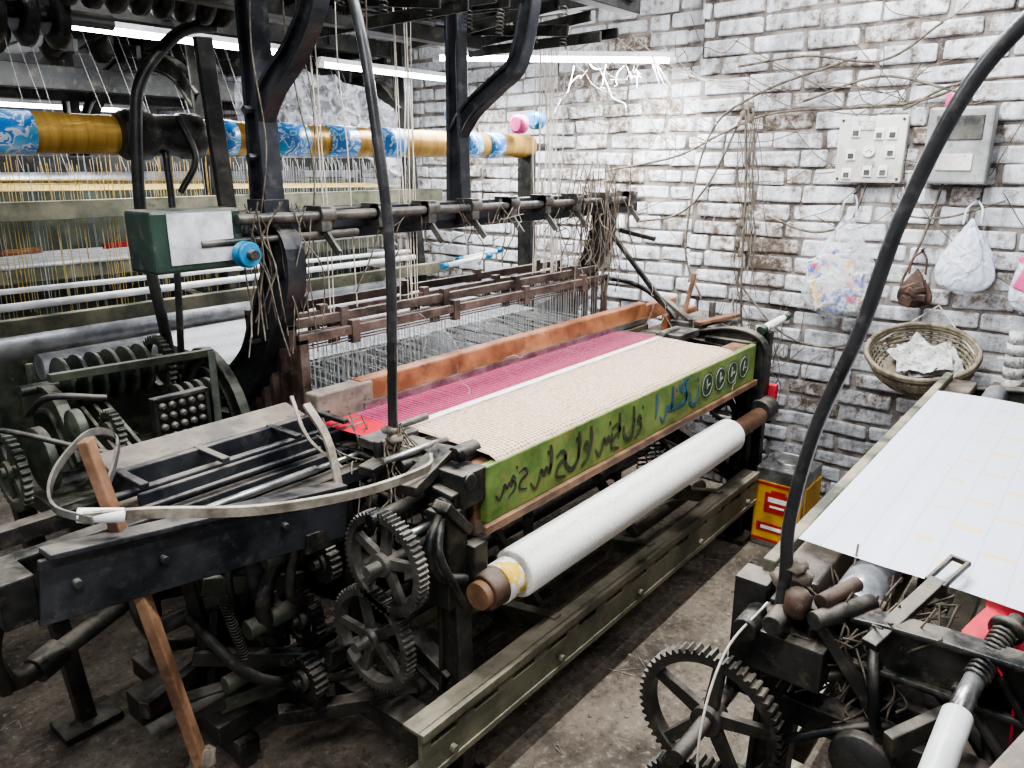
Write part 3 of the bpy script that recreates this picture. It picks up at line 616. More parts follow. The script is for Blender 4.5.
m.obj('gold_beam_bearing',IRON,LOOM,0.003)
GB=empty('gold_warp_beam',(1.8,2.36,0))
m=MB(); m.cyl((0.30,2.36,1.665),(3.05,2.36,1.665),0.054,seg=40); m.obj('gold_yarn',GOLD,GB)
m=MB()
for a,b in((0.62,0.86),(1.40,1.46),(1.60,1.74),(1.83,1.96),(2.05,2.20),(2.56,2.66),(2.72,2.82)): m.cyl((a,2.36,1.665),(b,2.36,1.665),0.0565,seg=32)
m.obj('wrap_bands',WRAP,GB)
m=MB(); m.cyl((0.1,2.36,1.665),(3.2,2.36,1.665),0.018); m.bx(3.02,3.06,2.32,2.40,0.86,1.70); m.bx(0.28,0.31,2.32,2.40,1.6,2.2); m.obj('beam_shaft',IRON,GB)
m=MB()
m.lathe((2.98,2.28,1.78),(1,0,0),[(0,0.025),(0.01,0.04),(0.05,0.04),(0.06,0.025)],20); m.lathe((2.6,2.45,1.80),(1,0,0),[(0,0.03),(0.01,0.045),(0.06,0.045),(0.07,0.03)],20); m.obj('blue_yarn_cones',BLUE,GB)
m=MB(); m.lathe((2.85,2.28,1.76),(1,0,0),[(0,0.03),(0.01,0.042),(0.05,0.042),(0.06,0.03)],20); m.obj('pink_yarn_cones',PINK,GB)

m=MB(); m.tube([(1.2,1.347,0.80),(1.2,1.345,1.0),(1.2,1.33,1.39),(1.2,1.36,1.675),(1.2,1.41,1.92),(1.2,1.52,2.15)],0.0125,10); m.obj('bent_conduit',RUBBER,LOOM)
m=MB()
for i in range(6): m.blob((1.2+rnd(-.01,.01),1.345+rnd(-.01,.01),0.85+i*0.02),0.022,(1,1,0.6),i)
m.obj('conduit_binding',CORDD,LOOM)

# near-end outboard machinery ------------------------------------------------
m=MB()
m.gear((1.05,1.225,0.690),0.130,0.030,56,5); m.gear((1.05,1.285,0.465),0.137,0.030,56,5,ph=0.6)
m.gear((1.12,1.50,0.60),0.06,0.03,22,0); m.obj('take_up_gears',IRONGR,LOOM)
m=MB(); m.cyl((0.99,1.225,0.69),(1.25,1.225,0.69),0.014).cyl((0.99,1.285,0.465),(1.25,1.285,0.465),0.014).cyl((0.7,1.68,0.50),(3.1,1.68,0.50),0.022).cyl((0.75,1.95,0.62),(3.1,1.95,0.62),0.022)
m.cyl((0.62,1.60,0.30),(3.0,1.60,0.30),0.016).cyl((1.2,1.30,0.22),(2.95,1.30,0.22),0.022); m.cyl((1.25,1.22,0.42),(2.95,1.22,0.42),0.014); m.obj('drive_shafts',IRONGR,LOOM)
m=MB()
m.gear((0.90,1.95,0.60),0.17,0.035,60,5); m.gear((0.95,1.72,0.40),0.12,0.04,40,4); m.lathe((0.88,1.60,0.56),(1,0,0),[(0,0.05),(0.01,0.09),(0.05,0.09),(0.06,0.05)],24)
m.gear((1.0,1.50,0.46),0.08,0.03,28,4); m.gear((1.02,1.42,0.64),0.055,0.03,20,0); m.gear((0.96,1.44,0.33),0.06,0.04,20,0)
for k,(yy,zz) in enumerate(((1.6,0.35),(1.75,0.30),(1.85,0.42),(1.62,0.62),(1.52,0.70),(1.48,0.26),(1.9,0.25))):
    m.lathe((0.92+0.04*(k%4),yy,zz),(1,0,0),[(0,0.03),(0.005,0.06),(0.03,0.07),(0.035,0.03)],20)
m.obj('cam_and_bevel_gears',IRON,LOOM)
m=MB()
m.beam((0.85,1.62,0.75),(1.0,1.62,0.20),0.03,0.05); m.beam((0.95,1.72,0.80),(0.85,1.72,0.15),0.04,0.04); m.beam((0.78,1.75,0.78),(0.95,1.85,0.25),0.03,0.04)
m.beam((0.70,1.62,0.30),(1.2,1.55,0.22),0.04,0.06); m.beam((0.62,1.60,0.36),(1.05,1.80,0.30),0.03,0.04); m.beam((0.7,1.80,0.55),(1.15,1.65,0.50),0.03,0.05)
m.tube([(0.75,1.6,0.55),(0.82,1.5,0.40),(0.95,1.48,0.30),(1.15,1.4,0.26)],0.014); m.tube([(0.9,1.6,0.75),(0.84,1.56,0.6),(0.9,1.58,0.45),(1.0,1.6,0.35)],0.012)
m.beam((1.08,1.42,0.80),(1.12,1.45,0.30),0.04,0.05); m.bx(1.08,1.17,1.12,1.5,0.16,0.22); m.bx(0.80,1.2,1.62,1.70,0.12,0.18)
m.beam((0.96,1.42,0.80),(1.0,1.50,0.62),0.03,0.035); m.beam((0.86,1.46,0.78),(0.90,1.62,0.60),0.03,0.04)
m.tube([(1.16,1.14,0.80),(1.10,1.10,0.74),(1.13,1.08,0.64),(1.18,1.10,0.56)],0.010)
m.tube([(0.95,1.5,0.66),(0.88,1.48,0.58),(0.90,1.50,0.48),(0.97,1.55,0.42)],0.02)
m.beam((0.95,1.40,0.72),(1.10,1.42,0.70),0.03,0.05); m.beam((0.98,1.38,0.40),(1.15,1.40,0.36),0.025,0.04); m.beam((0.90,1.50,0.22),(1.2,1.30,0.20),0.04,0.04)
m.beam((0.74,1.56,0.70),(0.80,1.62,0.40),0.03,0.03); m.beam((0.76,1.62,0.42),(1.0,1.45,0.36),0.03,0.04); m.bx(0.72,1.2,1.88,1.96,0.10,0.18); m.bx(0.84,0.90,1.60,2.2,0.05,0.11)
m.tube([(0.72,1.7,0.72),(0.66,1.66,0.60),(0.70,1.64,0.48),(0.82,1.66,0.42)],0.013); m.tube([(1.02,1.45,0.78),(0.94,1.42,0.70),(0.93,1.44,0.58),(1.0,1.46,0.52)],0.012)
m.obj('picking_levers',IRON,LOOM,0.003)
m=MB()
m.spring((0.80,1.52,0.60),(0.86,1.55,0.38),0.012,22,0.002); m.spring((1.0,1.65,0.6),(0.97,1.6,0.4),0.012,20,0.002)
m.obj('return_springs',IRON,LOOM)
m=MB()
m.beam((0.78,1.58,0.62),(1.02,1.52,0.55),0.02,0.045); m.beam((0.80,1.60,0.26),(1.10,1.46,0.30),0.02,0.04); m.cyl((0.84,1.50,0.50),(0.98,1.50,0.50),0.025); m.cyl((0.88,1.46,0.68),(1.04,1.46,0.68),0.020); m.cyl((0.80,1.56,0.34),(0.98,1.56,0.34),0.022)
m.obj('oily_green_followers',IRONG,LOOM,0.003)
m=MB()
m.beam((0.40,1.40,0.850),(1.08,1.40,0.755),0.014,0.125)
m.beam((0.42,1.40,0.92),(1.08,1.41,0.825),0.05,0.012)
for xx in(0.46,0.62,0.9): m.cyl((xx,1.38,0.855-(xx-0.4)*0.13),(xx,1.42,0.855-(xx-0.4)*0.13),0.010,seg=6)
m.obj('picker_guard_plate',IRONB,LOOM,0.003)
m=MB(); m.bx(0.34,0.40,1.40,1.50,0.80,0.89); m.bx(0.36,0.60,1.50,1.54,0.84,0.88); m.tube([(0.36,1.5,0.80),(0.34,1.52,0.70),(0.36,1.55,0.60)],0.018); m.obj('guard_end_bracket',IRON,LOOM,0.004)
m=MB(); m.strap([(0.49,1.395,0.965),(0.60,1.36,0.945),(0.78,1.29,0.905),(0.98,1.22,0.892),(1.14,1.18,0.905),(1.17,1.19,0.925)],0.024,0.008,(0.1,-0.3,1)); m.obj('picking_strap',STRAP,LOOM,0.001)
m=MB(); m.strap([(0.50,1.38,0.96),(0.46,1.44,0.985),(0.50,1.52,1.02),(0.60,1.60,1.05),(0.66,1.62,1.02),(0.62,1.55,0.99),(0.55,1.45,0.97)],0.016,0.006,(0,0.3,1)); m.obj('strap_loop',IRONGR,LOOM,0.001)
m=MB(); m.cyl((0.485,1.41,0.967),(0.555,1.375,0.952),0.014); m.obj('strap_roller',WHITE,LOOM,0.003)
m=MB(); m.beam((0.535,1.45,1.09),(0.56,1.425,0.90),0.035,0.02); m.beam((0.56,1.435,0.92),(0.632,1.37,0.33),0.038,0.022); m.obj('picking_stick',WOODB,LOOM,0.003)
m=MB(); m.blob((0.635,1.368,0.34),0.028,(1,1,1),3,0.3); m.obj('stick_binding',CORDD,LOOM)
m=MB(); m.beam((0.675,2.15,0.02),(0.60,2.12,0.85),0.045,0.045); m.box((0.675,2.15,0.012),(0.16,0.12,0.024)); m.beam((0.9,2.15,0.0),(0.9,2.12,0.85),0.04,0.04)
m.tube([(0.33,1.60,0.75),(0.36,1.62,0.62),(0.40,1.65,0.55),(0.52,1.68,0.56),(0.72,1.72,0.60)],0.022,12); m.cyl((0.44,1.66,0.545),(0.50,1.68,0.555),0.032); m.obj('outrigger_stand',IRON,LOOM,0.003)

# dobby box behind the shuttle box
m=MB()
for k in range(6): m.lathe((0.74+k*0.042,2.12,1.03),(1,0,0),[(0,0.03),(0.006,0.07),(0.016,0.07),(0.022,0.03)],28)
m.gear((1.01,2.12,1.03),0.085,0.02,30,0); m.cyl((0.65,2.12,1.03),(1.15,2.12,1.03),0.014)
m.bx(0.70,1.10,2.22,2.28,0.80,1.00); m.casting(0.70,[(1.95,0.86),(2.05,1.0),(2.2,0.98)],[0.05,0.06,0.05],0.03); m.casting(1.14,[(1.90,0.80),(1.98,0.96),(2.12,1.02),(2.25,0.85)],[0.06,0.05,0.06,0.06],0.03)
m.bx(0.60,1.15,1.80,2.25,0.76,0.80)
for k in range(5): m.beam((0.70+k*0.03,1.86,0.88+0.01*(k%2)),(0.72+k*0.03,2.1,0.95),0.010,0.03)
for k in range(4): m.lathe((0.98+k*0.03,2.0,0.94),(1,0,0),[(0,0.03),(0.006,0.055),(0.018,0.055),(0.024,0.03)],22)
m.lathe((0.60,1.95,0.90),(1,0,0),[(0,0.04),(0.01,0.08),(0.03,0.08),(0.04,0.04)],28)
m.gear((0.56,1.98,0.88),0.10,0.02,34,6); m.gear((0.50,2.15,1.0),0.07,0.02,28,4,0.02)
for k in range(5): m.cyl((0.72+0.09*k,2.24,1.0),(0.72+0.09*k,2.24,1.07),0.01,seg=8)
m.beam((0.68,2.0,1.08),(1.12,2.02,1.06),0.02,0.02); m.beam((1.05,1.9,0.85),(1.08,1.95,1.08),0.02,0.03)
m.lathe((0.66,1.88,0.98),(1,0,0),[(0,0.02),(0.01,0.045),(0.03,0.045),(0.04,0.02)],20); m.gear((0.78,1.93,0.93),0.06,0.02,24,0)
m.obj('dobby_drums',IRONG,LOOM,0.002)
m=MB(); m.box((0.93,1.87,0.945),(0.15,0.02,0.13))
for a in(-1,1):
    m.box((0.93,1.857,0.945+a*0.06),(0.15,0.012,0.012)); m.box((0.93+a*0.07,1.857,0.945),(0.012,0.012,0.13))
m.obj('pattern_plate',IRON,LOOM,0.003)
m=MB()
for i in range(5):
    for j in range(4): m.lathe((0.877+i*0.026,1.86,0.903+j*0.028),(0,-1,0),[(0,0.010),(0.012,0.010),(0.013,0.005),(0.016,0.005)],10)
m.obj('pattern_pegs',IRONGR,LOOM)
m=MB()
m.tube([(0.45,2.0,1.02),(0.55,1.9,1.0),(0.70,1.80,0.93),(0.85,1.76,0.88)],0.007); m.tube([(0.62,2.0,1.0),(0.64,1.9,1.06),(0.75,1.86,1.04)],0.008)
m.bx(0.40,0.46,1.75,2.2,0.88,0.93); m.bx(0.35,1.1,1.74,1.78,0.80,0.84); m.obj('dobby_levers',IRON,LOOM,0.002)
m=MB(); m.tube([(0.34,1.95,1.18),(0.40,1.85,1.14),(0.42,1.80,1.05),(0.40,1.85,0.97)],0.014); m.obj('looped_pipe',STRAP,LOOM)
# far end bits
m=MB(); m.lathe((3.04,1.12,0.93),(1,-0.25,0.25),[(0,0.010),(0.01,0.018),(0.12,0.016),(0.15,0.010)],18); m.obj('white_bobbin',WHITE,LOOM)
m=MB(); m.cyl((3.02,1.125,0.925),(3.045,1.12,0.932),0.02); m.cyl((3.17,1.08,0.963),(3.20,1.075,0.97),0.015); m.obj('bobbin_caps',DKGR,LOOM)
m=MB(); m.bx(3.04,3.08,1.09,1.13,0.0,0.92); m.beam((3.05,1.12,0.75),(3.05,1.22,0.5),0.03,0.03); m.gear((3.06,1.25,0.6),0.12,0.02,40,5); m.obj('far_end_post',IRON,LOOM,0.003)
m=MB(); m.bx(3.08,3.11,1.06,1.10,0.62,0.69); m.obj('red_tag',RED,LOOM,0.004)
m=MB(); m.beam((1.5,1.55,0.45),(1.55,1.25,0.25),0.02,0.06); m.beam((1.75,1.65,0.6),(1.62,1.2,0.3),0.02,0.04); m.beam((2.3,1.6,0.6),(2.2,1.2,0.3),0.02,0.04); m.tube([(2.2,1.15,0.5),(2.25,1.2,0.42),(2.45,1.2,0.38),(2.55,1.15,0.45)],0.018); m.tube([(2.5,1.3,0.6),(2.5,1.2,0.45),(2.6,1.2,0.35)],0.014)
for k in range(6): m.beam((1.6+k*0.2,1.75,0.28),(1.62+k*0.2,2.2,0.22),0.03,0.05)
m.beam((1.35,1.12,0.60),(1.5,1.5,0.32),0.025,0.04); m.beam((1.7,1.3,0.24),(1.75,1.35,0.68),0.03,0.03)
m.obj('treadle_levers',IRONGR,LOOM,0.003)
m=MB()
for xx in(1.55,2.1,2.65): m.beam((xx,1.08,0.33),(xx+0.02,1.55,0.24),0.035,0.05)
m.obj('cross_ties',OLIVE,LOOM,0.003)
m=MB()
for xx in(2.35,2.42,2.49): m.spring((xx,1.3,0.65),(xx,1.25,0.35),0.018,18,0.003)
m.obj('underframe_springs',IRONGR,LOOM)
# cords
L=[]
for i in range(16):
    x=2.52+rnd(-.05,.10); L.append(squig((x,1.88+rnd(-.05,.05),2.10),(x+rnd(-.03,.03),1.88+rnd(-.05,.05),1.15),0,0.006))
for i in range(6):
    x=1.75+rnd(-.05,.05); L.append(squig((x,1.85,2.1),(x+rnd(-.02,.02),1.85,1.15),0,0.005))
for i in range(3):
    x=1.45+rnd(-.10,.10); L.append(squig((x,1.85,2.1),(x+rnd(-.02,.02),1.85,1.15),0,0.005))
threads('harness_cords',L,0.0020,CORD,LOOM)
L=[]
for i in range(18):
    x=1.22+rnd(-.10,.12); y=1.80+rnd(-.06,.06); L.append(squig((x,y,1.47),(x+rnd(-.06,.06),y,1.25+rnd(-.2,.1)),-0.02,0.02))
for i in range(44):
    x=2.80+rnd(-.22,.18); y=1.80+rnd(-.08,.08); L.append(squig((x,y,1.48+rnd(-.05,.12)),(x+rnd(-.08,.08),y+rnd(-.06,.06),1.15+rnd(-.15,.15)),0.03,0.025))
for i in range(30):
    x=rnd(1.4,2.9); L.append(squig((x,1.79,1.46),(x+rnd(-.15,.15),1.80,1.33+rnd(-.15,.08)),0.03,0.015))
for i in range(4):
    x=rnd(1.1,1.6); L.append(squig((x,1.8,2.1),(x+rnd(-.1,.1),1.85,1.3+rnd(-.2,.2)),0.0,0.02))
for i in range(6):
    L.append(squig((rnd(1.0,1.3),1.5,0.98+rnd(-.1,0)),(rnd(1.0,1.3),1.4,0.75+rnd(-.2,.1)),0.02,0.02))
for i in range(30):
    x=rnd(3.0,3.3); L.append(squig((x,rnd(1.1,1.6),0.93),(x+rnd(-.1,.1),rnd(1.1,1.6),0.75+rnd(-.15,.15)),0.03,0.02))
for i in range(20):
    L.append(squig((1.2,1.34,0.95),(1.2+rnd(-.1,.1),1.34+rnd(-.12,.05),0.75+rnd(-.08,.1)),0.0,0.02))
threads('tangled_cords',L,0.0023,CORDD,LOOM)
L=[]
for i in range(130):
    c=V((rnd(1.25,3.1),rnd(1.1,1.9),0)); z=random.choice([0.9,1.46,0.36,0.8,0.5,1.12,0.65]); L.append(squig((c.x,c.y,z+.01),(c.x+rnd(-.06,.06),c.y+rnd(-.05,.05),z-rnd(0,.12)),0.01,0.012,4))
threads('lint_threads',L,0.0009,LINT,LOOM)
m=MB(); m.strap([(1.06,1.50,1.02),(1.07,1.44,0.94),(1.08,1.42,0.82),(1.09,1.42,0.72)],0.020,0.008,(1,0,0)); m.strap([(1.02,1.50,1.05),(1.03,1.46,0.95),(1.10,1.43,0.86)],0.008,0.005,(1,0,0)); m.obj('rag_tie',STRAP,LOOM)
m=MB(); mb=MB()
for (x0,y0) in((2.35,2.25),(2.55,2.35)):
    m.cyl((x0,y0,1.17),(x0+0.22,y0-0.02,1.19),0.011); mb.cyl((x0+0.22,y0-0.02,1.19),(x0+0.26,y0-0.022,1.195),0.014); mb.cyl((x0-0.03,y0,1.167),(x0,y0,1.17),0.014)
m.obj('rear_bobbins',WHITE,LOOM); mb.obj('rear_bobbin_caps',BLUE,LOOM)

# ---------------------------------------------------------------- right loom
L2=empty('power_loom',(2.0,-0.3,0))
mir=lambda y:1.52-y
side_frame(L2,1.24,mir,'side_frame_near'); side_frame(L2,2.96,mir,'side_frame_far')
slot_rail(L2,1.05,2.95,0.45,0.20,0.35,OLIVE,'front_floor_girder',-1)
m=MB(); m.bx(1.27,2.95,0.405,0.43,0.80,0.885); m.obj('breast_beam_board',OLIVE,L2,0.004)
m=MB(); m.bx(1.27,2.95,0.33,0.405,0.78,0.865); m.obj('breast_beam_core',WOODD,L2,0.004)
rows=[]
for j in range(49):
    y=0.402-j*0.02
    rows.append([(1.37+(2.66-1.37)*i/60+0.012*math.sin(y*6)*(1-i/60),y,0.889+0.004*math.sin(i*0.5+y*9)*min(1,j/8)-0.012*max(0,1-i/3)*min(1,j/8)) for i in range(61)])
sheet('sheer_cloth',rows,BUTTA,L2)
m=MB(); m.bx(1.1,2.9,-0.60,-0.50,0.80,0.95); m.obj('sley_cap',WOODO,L2,0.005)
m=MB(); m.cyl((1.26,0.27,0.835),(1.40,0.27,0.835),0.042,seg=28); m.cyl((1.40,0.27,0.83),(2.95,0.27,0.83),0.036,seg=20); m.obj('take_up_roller',SILVER,L2)
m=MB(); m.tube([(1.2,0.375,0.70),(1.2,0.365,0.893),(1.2,0.3677,1.006),(1.2,0.344,1.172),(1.2,0.296,1.34),(1.2,0.262,1.505),(1.2,0.21,1.66),(1.2,0.152,1.75),(1.2,0.06,1.84),(1.2,-0.1,1.95)],0.0112,12,8); m.obj('bent_conduit',RUBBER,L2)
m=MB(); m.gear((1.13,0.45,0.615),0.137,0.028,56,5); m.gear((1.13,0.44,0.38),0.142,0.028,56,5,ph=0.5); m.gear((1.16,0.12,0.50),0.10,0.03,36,4); m.cyl((1.0,0.45,0.615),(1.3,0.45,0.615),0.014); m.cyl((1.0,0.44,0.38),(1.3,0.44,0.38),0.014); m.obj('take_up_gears',IRON,L2)
m=MB()
m.bx(1.17,1.28,0.28,0.40,0.72,0.80); m.cyl((1.15,0.41,0.80),(1.27,0.41,0.80),0.022); m.cyl((1.14,0.36,0.835),(1.26,0.36,0.835),0.018); m.bx(1.22,1.28,0.40,0.46,0.62,0.86)
m.tube([(1.2,0.33,0.75),(1.3,0.22,0.80),(1.34,0.12,0.78),(1.3,0.05,0.70),(1.2,0.02,0.62)],0.012); m.tube([(1.22,0.3,0.72),(1.3,0.15,0.74),(1.25,0.0,0.60),(1.15,0.05,0.50)],0.012)
m.tube([(1.15,0.35,0.60),(1.2,0.2,0.68),(1.3,0.15,0.60),(1.3,0.2,0.45),(1.2,0.3,0.42)],0.008); m.beam((1.12,0.16,0.72),(1.35,0.02,0.76),0.02,0.04)
m.bx(1.20,1.25,0.0,0.35,0.62,0.67); m.beam((1.1,0.25,0.35),(1.2,-0.1,0.7),0.03,0.03)
m.cyl((1.16,0.30,0.86),(1.28,0.24,0.86),0.016); m.beam((1.2,0.30,0.84),(1.22,0.20,0.70),0.03,0.02)
m.tube([(1.22,0.22,0.85),(1.16,0.20,0.80),(1.16,0.18,0.70),(1.24,0.14,0.66)],0.009); m.bx(1.26,1.34,0.10,0.26,0.66,0.70); m.lathe((1.14,0.20,0.64),(1,0,0),[(0,0.02),(0.01,0.05),(0.03,0.05),(0.04,0.02)],20)
m.obj('near_brackets',IRON,L2,0.003)
m=MB(); m.cyl((1.19,0.30,0.880),(1.29,0.27,0.880),0.014); m.lathe((1.18,0.335,0.845),(0.1,-0.03,1),[(0,0.014),(0.01,0.022),(0.04,0.022),(0.05,0.012)],20); m.beam((1.22,0.33,0.80),(1.33,0.18,0.80),0.045,0.035); m.bx(1.24,1.30,0.22,0.30,0.83,0.86); m.obj('rusty_clamp',RUST,L2,0.003)
m=MB(); m.beam((1.18,0.217,0.84),(1.36,0.158,0.895),0.026,0.014)
c=V((1.38,0.152,0.902)); d=V((0.20,-0.066,0.06)).normalized(); sd=V((0.066,0.20,0)).normalized()
for a in(-1,1): m.beam(c-d*0.03+sd*a*0.014,c+d*0.045+sd*a*0.014,0.007,0.010)
for a in(-0.03,0.045): m.beam(c+d*a-sd*0.018,c+d*a+sd*0.018,0.008,0.010)
m.obj('slotted_lever',IRON,L2,0.002)
m=MB(); m.bx(1.3,2.9,0.15,0.20,0.45,0.50); m.bx(1.35,1.42,-0.4,0.4,0.30,0.36); m.obj('cross_girders',OLIVE,L2,0.003)
m=MB(); m.spring((1.19,0.07,0.84),(1.30,0.05,0.87),0.016,11,0.004); m.cyl((1.17,0.073,0.835),(1.34,0.04,0.88),0.011); m.lathe((1.30,0.05,0.87),(0.11,-0.02,0.03),[(0,0.02),(0.004,0.026),(0.012,0.026),(0.016,0.012)],20); m.obj('coil_spring',IRON,L2)
m=MB(); m.cyl((1.11,0.08,0.818),(1.19,0.07,0.84),0.015); m.obj('spring_rod',STEEL,L2)
m=MB(); m.cyl((0.96,0.085,0.775),(1.12,0.078,0.82),0.021,seg=24); m.obj('plastic_sleeve',WHITE,L2,0.003)
sheet('red_fabric',[[(1.22+0.6*i/12,y+0.01*math.sin(i*1.5),z) for i in range(13)] for y,z in((0.095,0.866),(0.05,0.855),(0.02,0.81),(0.01,0.7))],RED,L2,0.003)
m=MB(); m.beam((1.0,0.02,0.80),(1.25,-0.06,0.85),0.035,0.03); m.obj('worn_picker_block',WOODG,L2,0.006)
m=MB()
for i in range(9): m.blob((1.20+rnd(-.015,.03),0.36+rnd(-.025,.02),0.76+i*0.02),0.020,(1,1,0.7),i+20,0.3)
m.obj('cord_knots',CORDD,L2)
L=[]
for i in range(90):
    a=V((1.22,0.33,0.86)); L.append(squig(a+V((rnd(-.02,.17),rnd(-.2,.03),rnd(-.06,.03))),a+V((rnd(-.05,.2),rnd(-.22,.05),rnd(-.28,-.03))),0.02,0.022))
threads('tied_cords',L,0.0021,CORDD,L2)
threads('white_cable',[[tuple(p) for p in smooth_path([(1.2,0.39,0.84),(1.1,0.42,0.78),(1.02,0.42,0.66),(1.0,0.40,0.5),(0.95,0.36,0.3),(0.9,0.33,0.05)],8)]],0.0026,CORD,L2)
threads('black_hose',[[tuple(p) for p in smooth_path([(1.28,0.2,0.84),(1.33,0.12,0.80),(1.35,0.10,0.68),(1.30,0.12,0.55),(1.2,0.2,0.42),(1.1,0.28,0.38)],8)]],0.006,RUBBER,L2)

# ---------------------------------------------------------------- background loom
L3=empty('power_loom',(1.8,4.2,0))
m=MB()
for xx in(0.55,1.9,3.1):
    m.casting(xx,[(3.2,0),(3.2,0.9),(3.25,1.5),(3.3,2.3)],[0.10,0.08,0.08,0.08],0.05); m.casting(xx,[(4.6,0),(4.6,1.4),(4.6,2.2)],[0.1,0.1,0.1],0.05); m.casting(xx,[(3.2,0.9),(3.9,0.95),(4.6,0.9)],[0.1,0.1,0.1],0.05)
    m.casting(xx,[(3.3,1.85),(3.5,2.0),(3.9,2.05),(4.3,1.9),(4.6,1.6)],[0.07,0.07,0.07,0.07,0.07],0.05)
m.bx(0.1,3.3,3.42,3.48,2.16,2.24); m.bx(0.1,3.3,3.8,3.86,1.9,2.0); m.bx(0.1,3.3,4.4,4.46,1.9,2.0); m.bx(0.1,3.3,3.8,3.86,1.55,1.62)
for i in range(14): m.bx(0.3+i*0.22,0.34+i*0.22,3.4,4.5,2.18,2.24)
for i in range(24): m.beam((0.2+i*0.13,3.5,2.10+rnd(-.06,.06)),(0.2+i*0.13,4.3,2.1+rnd(-.1,.1)),0.02,0.05)
for i in range(14): m.lathe((0.2+i*0.21,3.75,2.12),(1,0,0),[(0,0.06),(0.03,0.10),(0.06,0.10),(0.09,0.06)],18)
m.obj('machine_frame',IRON,L3,0.003)
m=MB(); m.bx(0.1,3.3,3.18,3.19,1.38,1.45); m.bx(0.1,3.3,3.18,3.24,1.44,1.45); m.bx(0.1,3.3,3.10,3.14,0.98,1.04); m.bx(0.1,3.3,3.6,3.66,1.1,1.18); m.obj('rails',OLIVE,L3,0.003)
m=MB(); m.cyl((0.1,3.02,1.10),(2.9,3.02,1.10),0.014).cyl((0.1,3.05,1.16),(2.9,3.06,1.13),0.010).cyl((0.1,3.35,1.2),(2.9,3.35,1.2),0.010); m.obj('lease_rods',WHITE,L3)
m=MB(); m.cyl((0.1,3.15,0.95),(2.9,3.15,0.95),0.06,seg=24); m.obj('silver_roller',SILVER,L3)
m=MB(); m.bx(0.3,3.2,3.75,3.77,0.3,1.5); m.obj('machine_guard_panel',IRONG,L3)
L=[];G=[]
for i in range(240):
    x=0.2+i*0.0125+rnd(-.006,.006); top=1.60+rnd(-.03,.03); (G if (rnd(0,1)<0.55 and x<2.2) else L).append([(x,3.24,top),(x+rnd(-.02,.02),3.24,1.0+rnd(-.1,.1))])
for i in range(40):
    x=rnd(0.3,3.1); L.append([(x,3.6,2.16),(x+rnd(-.05,.05),3.3,1.55)])
threads('harness_threads_grey',L,0.0009,THS,L3); threads('harness_threads_gold',G,0.0014,THG,L3)
L=[];G=[]
for i in range(46):
    y=3.3+i*0.03; G.append([(0.0,y,1.50+0.001*i),(3.2,y+0.05,1.46+0.001*i)])
    L.append([(0.0,y,1.22),(3.2,y,1.20)])
threads('gold_warp_threads',G,0.0018,THG,L3); threads('grey_warp_threads',L,0.0014,THS,L3)
m=MB(); m2=MB()
for i in range(5): (m if i%2 else m2).cyl((0.5+i*0.45,3.28,1.26),(0.72+i*0.45,3.28,1.265),0.012)
m.obj('orange_shuttles',WOODO,L3); m2.obj('red_shuttles',RED,L3)
m=MB(); m.cyl((0.1,4.3,1.5),(3.1,4.3,1.5),0.09,seg=28); m.obj('rear_yarn_beam',SILVER,L3)
sheet('plastic_dust_sheet',[[(1.9+0.9*i/16,3.0+0.02*math.sin(i*1.9+j),1.98-0.045*j-0.10*(i/16-0.4)**2*4+0.01*math.sin(i*2.3+j*2)) for i in range(17)] for j in range(8)],POLY,L3)

# ---------------------------------------------------------------- tube lights, plus added fill lamps out of view
def tube_or_fill_light(p1,p2,power=18):
    p1=V(p1);p2=V(p2); e=empty('tube_or_fill_light',(p1+p2)/2)
    d=(p2-p1).normalized()
    m=MB(); m.beam(p1+V((0,0,0.022)),p2+V((0,0,0.022)),0.03,0.022); m.cyl(p1-d*0.012,p1+d*0.02,0.016); m.cyl(p2-d*0.02,p2+d*0.012,0.016); m.obj('batten',WHITE,e,0.002)
    MB().cyl(p1+d*0.02,p2-d*0.02,0.0125,seg=16).obj('tube',TUBE,e)
    ld=bpy.data.lights.new('tube_or_fill_lamp','AREA'); ld.shape='RECTANGLE'; ld.size=(p2-p1).length; ld.size_y=0.04; ld.energy=power; ld.color=(0.94,0.96,1.0)
    lo=bpy.data.objects.new('tube_or_fill_lamp',ld); COL.objects.link(lo); lo.parent=e
    z=V((0,0,1)); R=Matrix((d,z.cross(d).normalized(),z)).transposed().to_4x4()
    lo.matrix_local=R; lo.location=(0,0,-0.02)
tube_or_fill_light((2.64,2.57,2.04),(3.38,1.78,2.04),50)
tube_or_fill_light((1.3,3.1,2.06),(2.3,3.1,2.06),26); tube_or_fill_light((2.45,3.15,2.04),(3.4,3.15,2.04),16)
tube_or_fill_light((1.4,5.4,1.93),(2.7,5.4,1.93),30); tube_or_fill_light((0.2,4.8,2.3),(1.3,4.8,2.3),20)
tube_or_fill_light((0.9,0.75,2.75),(2.1,0.75,2.75),60); tube_or_fill_light((2.2,0.75,2.75),(3.3,0.75,2.75),38)  # added fill under the ceiling, tube-shaped but no known fixtures
tube_or_fill_light((-0.6,0.2,2.6),(0.5,0.2,2.6),44); tube_or_fill_light((-0.2,2.0,2.7),(0.9,1.6,2.7),30)  # more added fill, behind and left of the camera, unseen
tube_or_fill_light((1.3,1.3,2.85),(2.5,1.3,2.85),35)  # overhead fill added above the main loom, out of view

